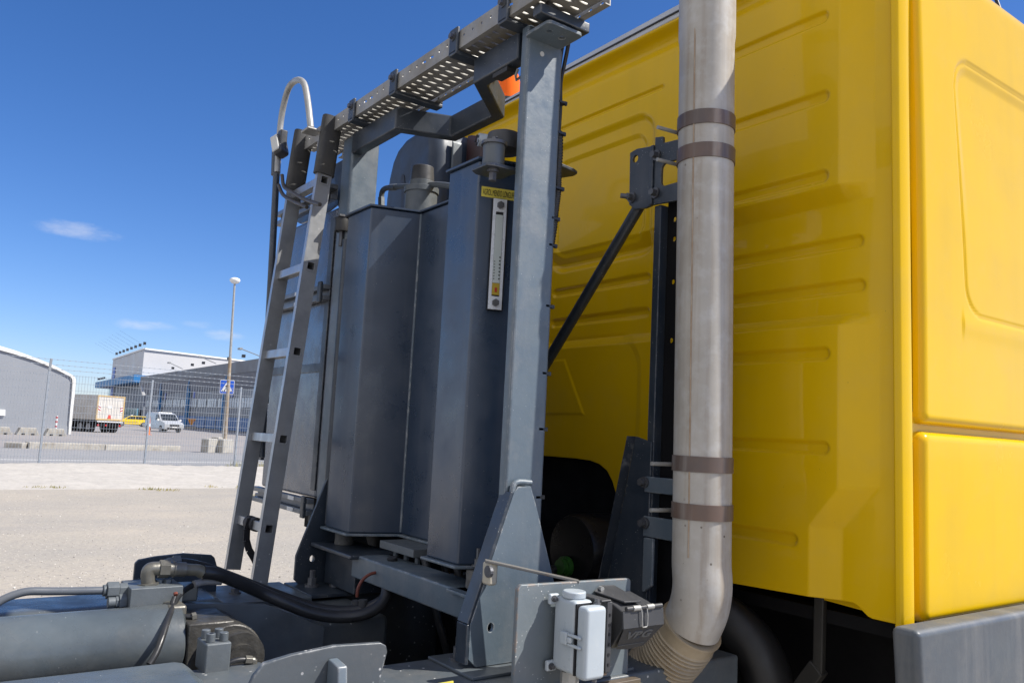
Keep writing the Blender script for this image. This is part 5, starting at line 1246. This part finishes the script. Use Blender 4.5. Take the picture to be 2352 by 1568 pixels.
part(MB().bar((2.05, 1.35, 1.52), (2.06, 1.36, 1.30), .03, .02, up=(1, 0, 0)).bar((2.06, 1.36, 1.32), (2.10, 1.50, 1.15), .05, .03, up=(1, 0, 0)), 'cab_strut', mat('dusty strut', (.028, .027, .024), (.018, .017, .016), 8, .6), bevel=.004)
part(MB().cyl((1.9, 2.35, 1.33), (1.42, 2.02, 1.40), .055, 20), 'suction_hose', mat('grey hose', (.09, .095, .1), (.07, .07, .075), 8, .5), smooth=40)
for k, (x, y) in enumerate(((1.30, 2.2), (1.36, 2.12), (1.42, 2.3))):
    hose([(x, y, 1.52), (x+.03, y-.05, 1.35), (x+.10, y-.02, 1.2), (x+.16, y+.06, 1.05)], .012)
m_ = MB().prism([(1.897, 1.0, 1.505), (1.897, 1.068, 1.505), (1.95, 1.068, .95), (1.95, 1.0, .95)], (1.9, 0, 0))
part(m_, 'mudguard', MUD, bevel=.016, seg=3)
part(MB().box(2.02, 2.04, 1.09, 1.105, 1.455, 1.49), 'mudguard_bolt', GALV)
for x, y in ((2.95, 1.33), (2.95, 3.17), (-.9, 1.33), (-.9, 3.17), (-2.2, 1.33), (-2.2, 3.17)):
    s_ = -1 if y < 2 else 1
    wh = part(MB().tube([(x, y-.16, GZ+.5), (x, y-.14, GZ+.5), (x, y+.14, GZ+.5), (x, y+.16, GZ+.5)], .5, 40, radii=[.44, .5, .5, .44]), 'wheel', TYRE, smooth=40)
    part(MB().cyl((x, y+s_*.13, GZ+.5), (x, y+s_*.165, GZ+.5), .3, 28), 'rim', RIM, wh, smooth=40)

# ================================================================== LADDER
def lx(z, dx=0): return 1.143-(2.803-z)*.0795+dx
ladder = thing('ladder', 'worn aluminium ladder with black rubber sleeves on its top ends leaning on the walkway', 'ladder', (lx(1.36), 2.97, 1.36))
yr = 2.842; ylr = PX(641, 629, 1.11).y
axis = V((.0795, 0, 1)).normalized(); dep = V((axis.z, 0, -axis.x))
zr = [2.803, 2.474, 2.158, 1.845, 1.535]
def rail(y0, holes):
    z0, z1 = 1.352, 3.02 if y0 < 2.9 else 3.0
    L_ = (z1-z0)/axis.z
    O = V((lx(z0), y0, z0))
    hl = [rrect(-.0125, .0125, (z-z0)/axis.z-.0145, (z-z0)/axis.z+.0145, .004) for z in zr]
    m_ = MB().plate([(-.027, 0), (.027, 0), (.027, L_), (-.027, L_)], hl, O, dep, axis, (0, .003, 0))
    for s_ in (-1, 1): m_.obox(O+axis*L_/2+dep*s_*.0255+V((0, .0115, 0)), dep*.0015, V((0, .0085, 0)), axis*L_/2)
    m_.plate([(-.027, 0), (.027, 0), (.027, L_), (-.027, L_)], hl, O+V((0, .020, 0)), dep, axis, (0, .003, 0))
    return m_.build('rail', ALUD if True else ALU, ladder)
rail(yr-.012, True); rail(ylr-.012, True)
# bright worn rear edges of the rails
for y in (yr, ylr):
    z0, z1 = 1.352, 2.98; a_ = V((lx(z0), y-.0005, z0))-dep*.0275; b_ = V((lx(z1), y-.0005, z1))-dep*.0275
    MB().bar(a_, b_, .023, .0016, up=dep).build('rail_edge', ALU, ladder)
for z in zr:
    c = V((lx(z), 0, z)); m_ = MB(); y0, y1 = yr-.013, ylr+.016
    # hollow square tube
    for s_ in (-1, 1):
        m_.obox(c+dep*s_*.0135+V((0, (y0+y1)/2, 0)), dep*.0015, V((0, (y1-y0)/2, 0)), axis*.0155)
        m_.obox(c+axis*s_*.0145+V((0, (y0+y1)/2, 0)), dep*.012, V((0, (y1-y0)/2, 0)), axis*.0014)
    m_.build('rung', ALU, ladder, bevel=.001)
    # collar where the rung is flared in the rail
    for y in (yr-.0125,):
        o = rrect(-.0165, .0165, -.0185, .0185, .006); i_ = rrect(-.0122, .0122, -.0132, .0132, .003)
        MB().plate(o, [i_], V((c.x, y, z)), dep, axis, (0, -.002, 0)).build('rung_collar', ALUD, ladder)
def sleeve(y, z0, z1):
    m_ = MB()
    pts = []
    n = 28
    vs = []; hs = [0, .006, .05, .5, .95, 1]; ks = [1.0, 1.02, 1, 1.0, 1.0, .98]
    for t, k in zip(hs, ks):
        z = z0+(z1-z0)*t; c = V((lx(z), y, z))
        for i in range(n):
            a = 2*math.pi*i/n; sx2 = math.copysign(abs(math.cos(a))**.55, math.cos(a)); sy2 = math.copysign(abs(math.sin(a))**.7, math.sin(a))
            vs.append(c+dep*.0385*k*sx2+V((0, .021*k*sy2, 0)))
    fs = [(r*n+i, r*n+(i+1) % n, (r+1)*n+(i+1) % n, (r+1)*n+i) for r in range(len(hs)-1) for i in range(n)]
    fs += [tuple(range(n-1, -1, -1)), tuple((len(hs)-1)*n+i for i in range(n))]
    return m_.add(vs, fs).build('sleeve', SLEEVE, ladder, smooth=50)
sleeve(yr+.002, 2.825, PX(757, 274, 1.16).z); sleeve(ylr+.002, 2.825, PX(672, 320, 1.16).z)
# flat steel hook holding the ladder to the rig
HK = mat('brown hook steel', (.09, .08, .075), (.06, .055, .05), 9, .5, .3)
hooks = [[(648, 402), (652, 428), (668, 440), (700, 458), (735, 470)], [(640, 425), (650, 447), (672, 462), (705, 476)]]
ht = [MB().tube([PX(u, v, 1.10) for u, v in h], .0075, 8, smooth=4) for h in hooks]
for m_ in ht: part(m_, 'ladder_hook', HK, smooth=60)
# webbing strap round the lowest rung
st = mat('black webbing', (.04, .042, .048), (.03, .03, .034), 20, .7, 0, .2, 120)
zb_ = zr[-1]; c = V((lx(zb_), 0, zb_))
strap = thing('tie_strap', 'black webbing strap wrapped round the lowest ladder rung and hanging down', 'strap', (c.x, 2.97, zb_))
ymid = (yr+ylr)/2
m_ = MB()
for y in (ymid-.02, ymid+.03):
    m_.tube([c+V((0, y-.016, 0)), c+V((0, y+.016, 0))], .025, 16)
m_.build('wrap', st, strap, smooth=40)
pts = [PY(u, v, ymid-.01) for u, v in ((574, 1190), (567, 1215), (566, 1240), (572, 1262), (584, 1282), (592, 1300))]
m_ = MB()
for a_, b_ in zip(pts[:-1], pts[1:]): m_.bar(a_, b_, .004, .030, up=(1, .5, 0))
m_.build('loose_end', st, strap)

# ------------------------------------------------------------------ drop everything so that the ground is at z = 0
for o in list(S.objects):
    if o.parent is None: o.location.z -= GZ
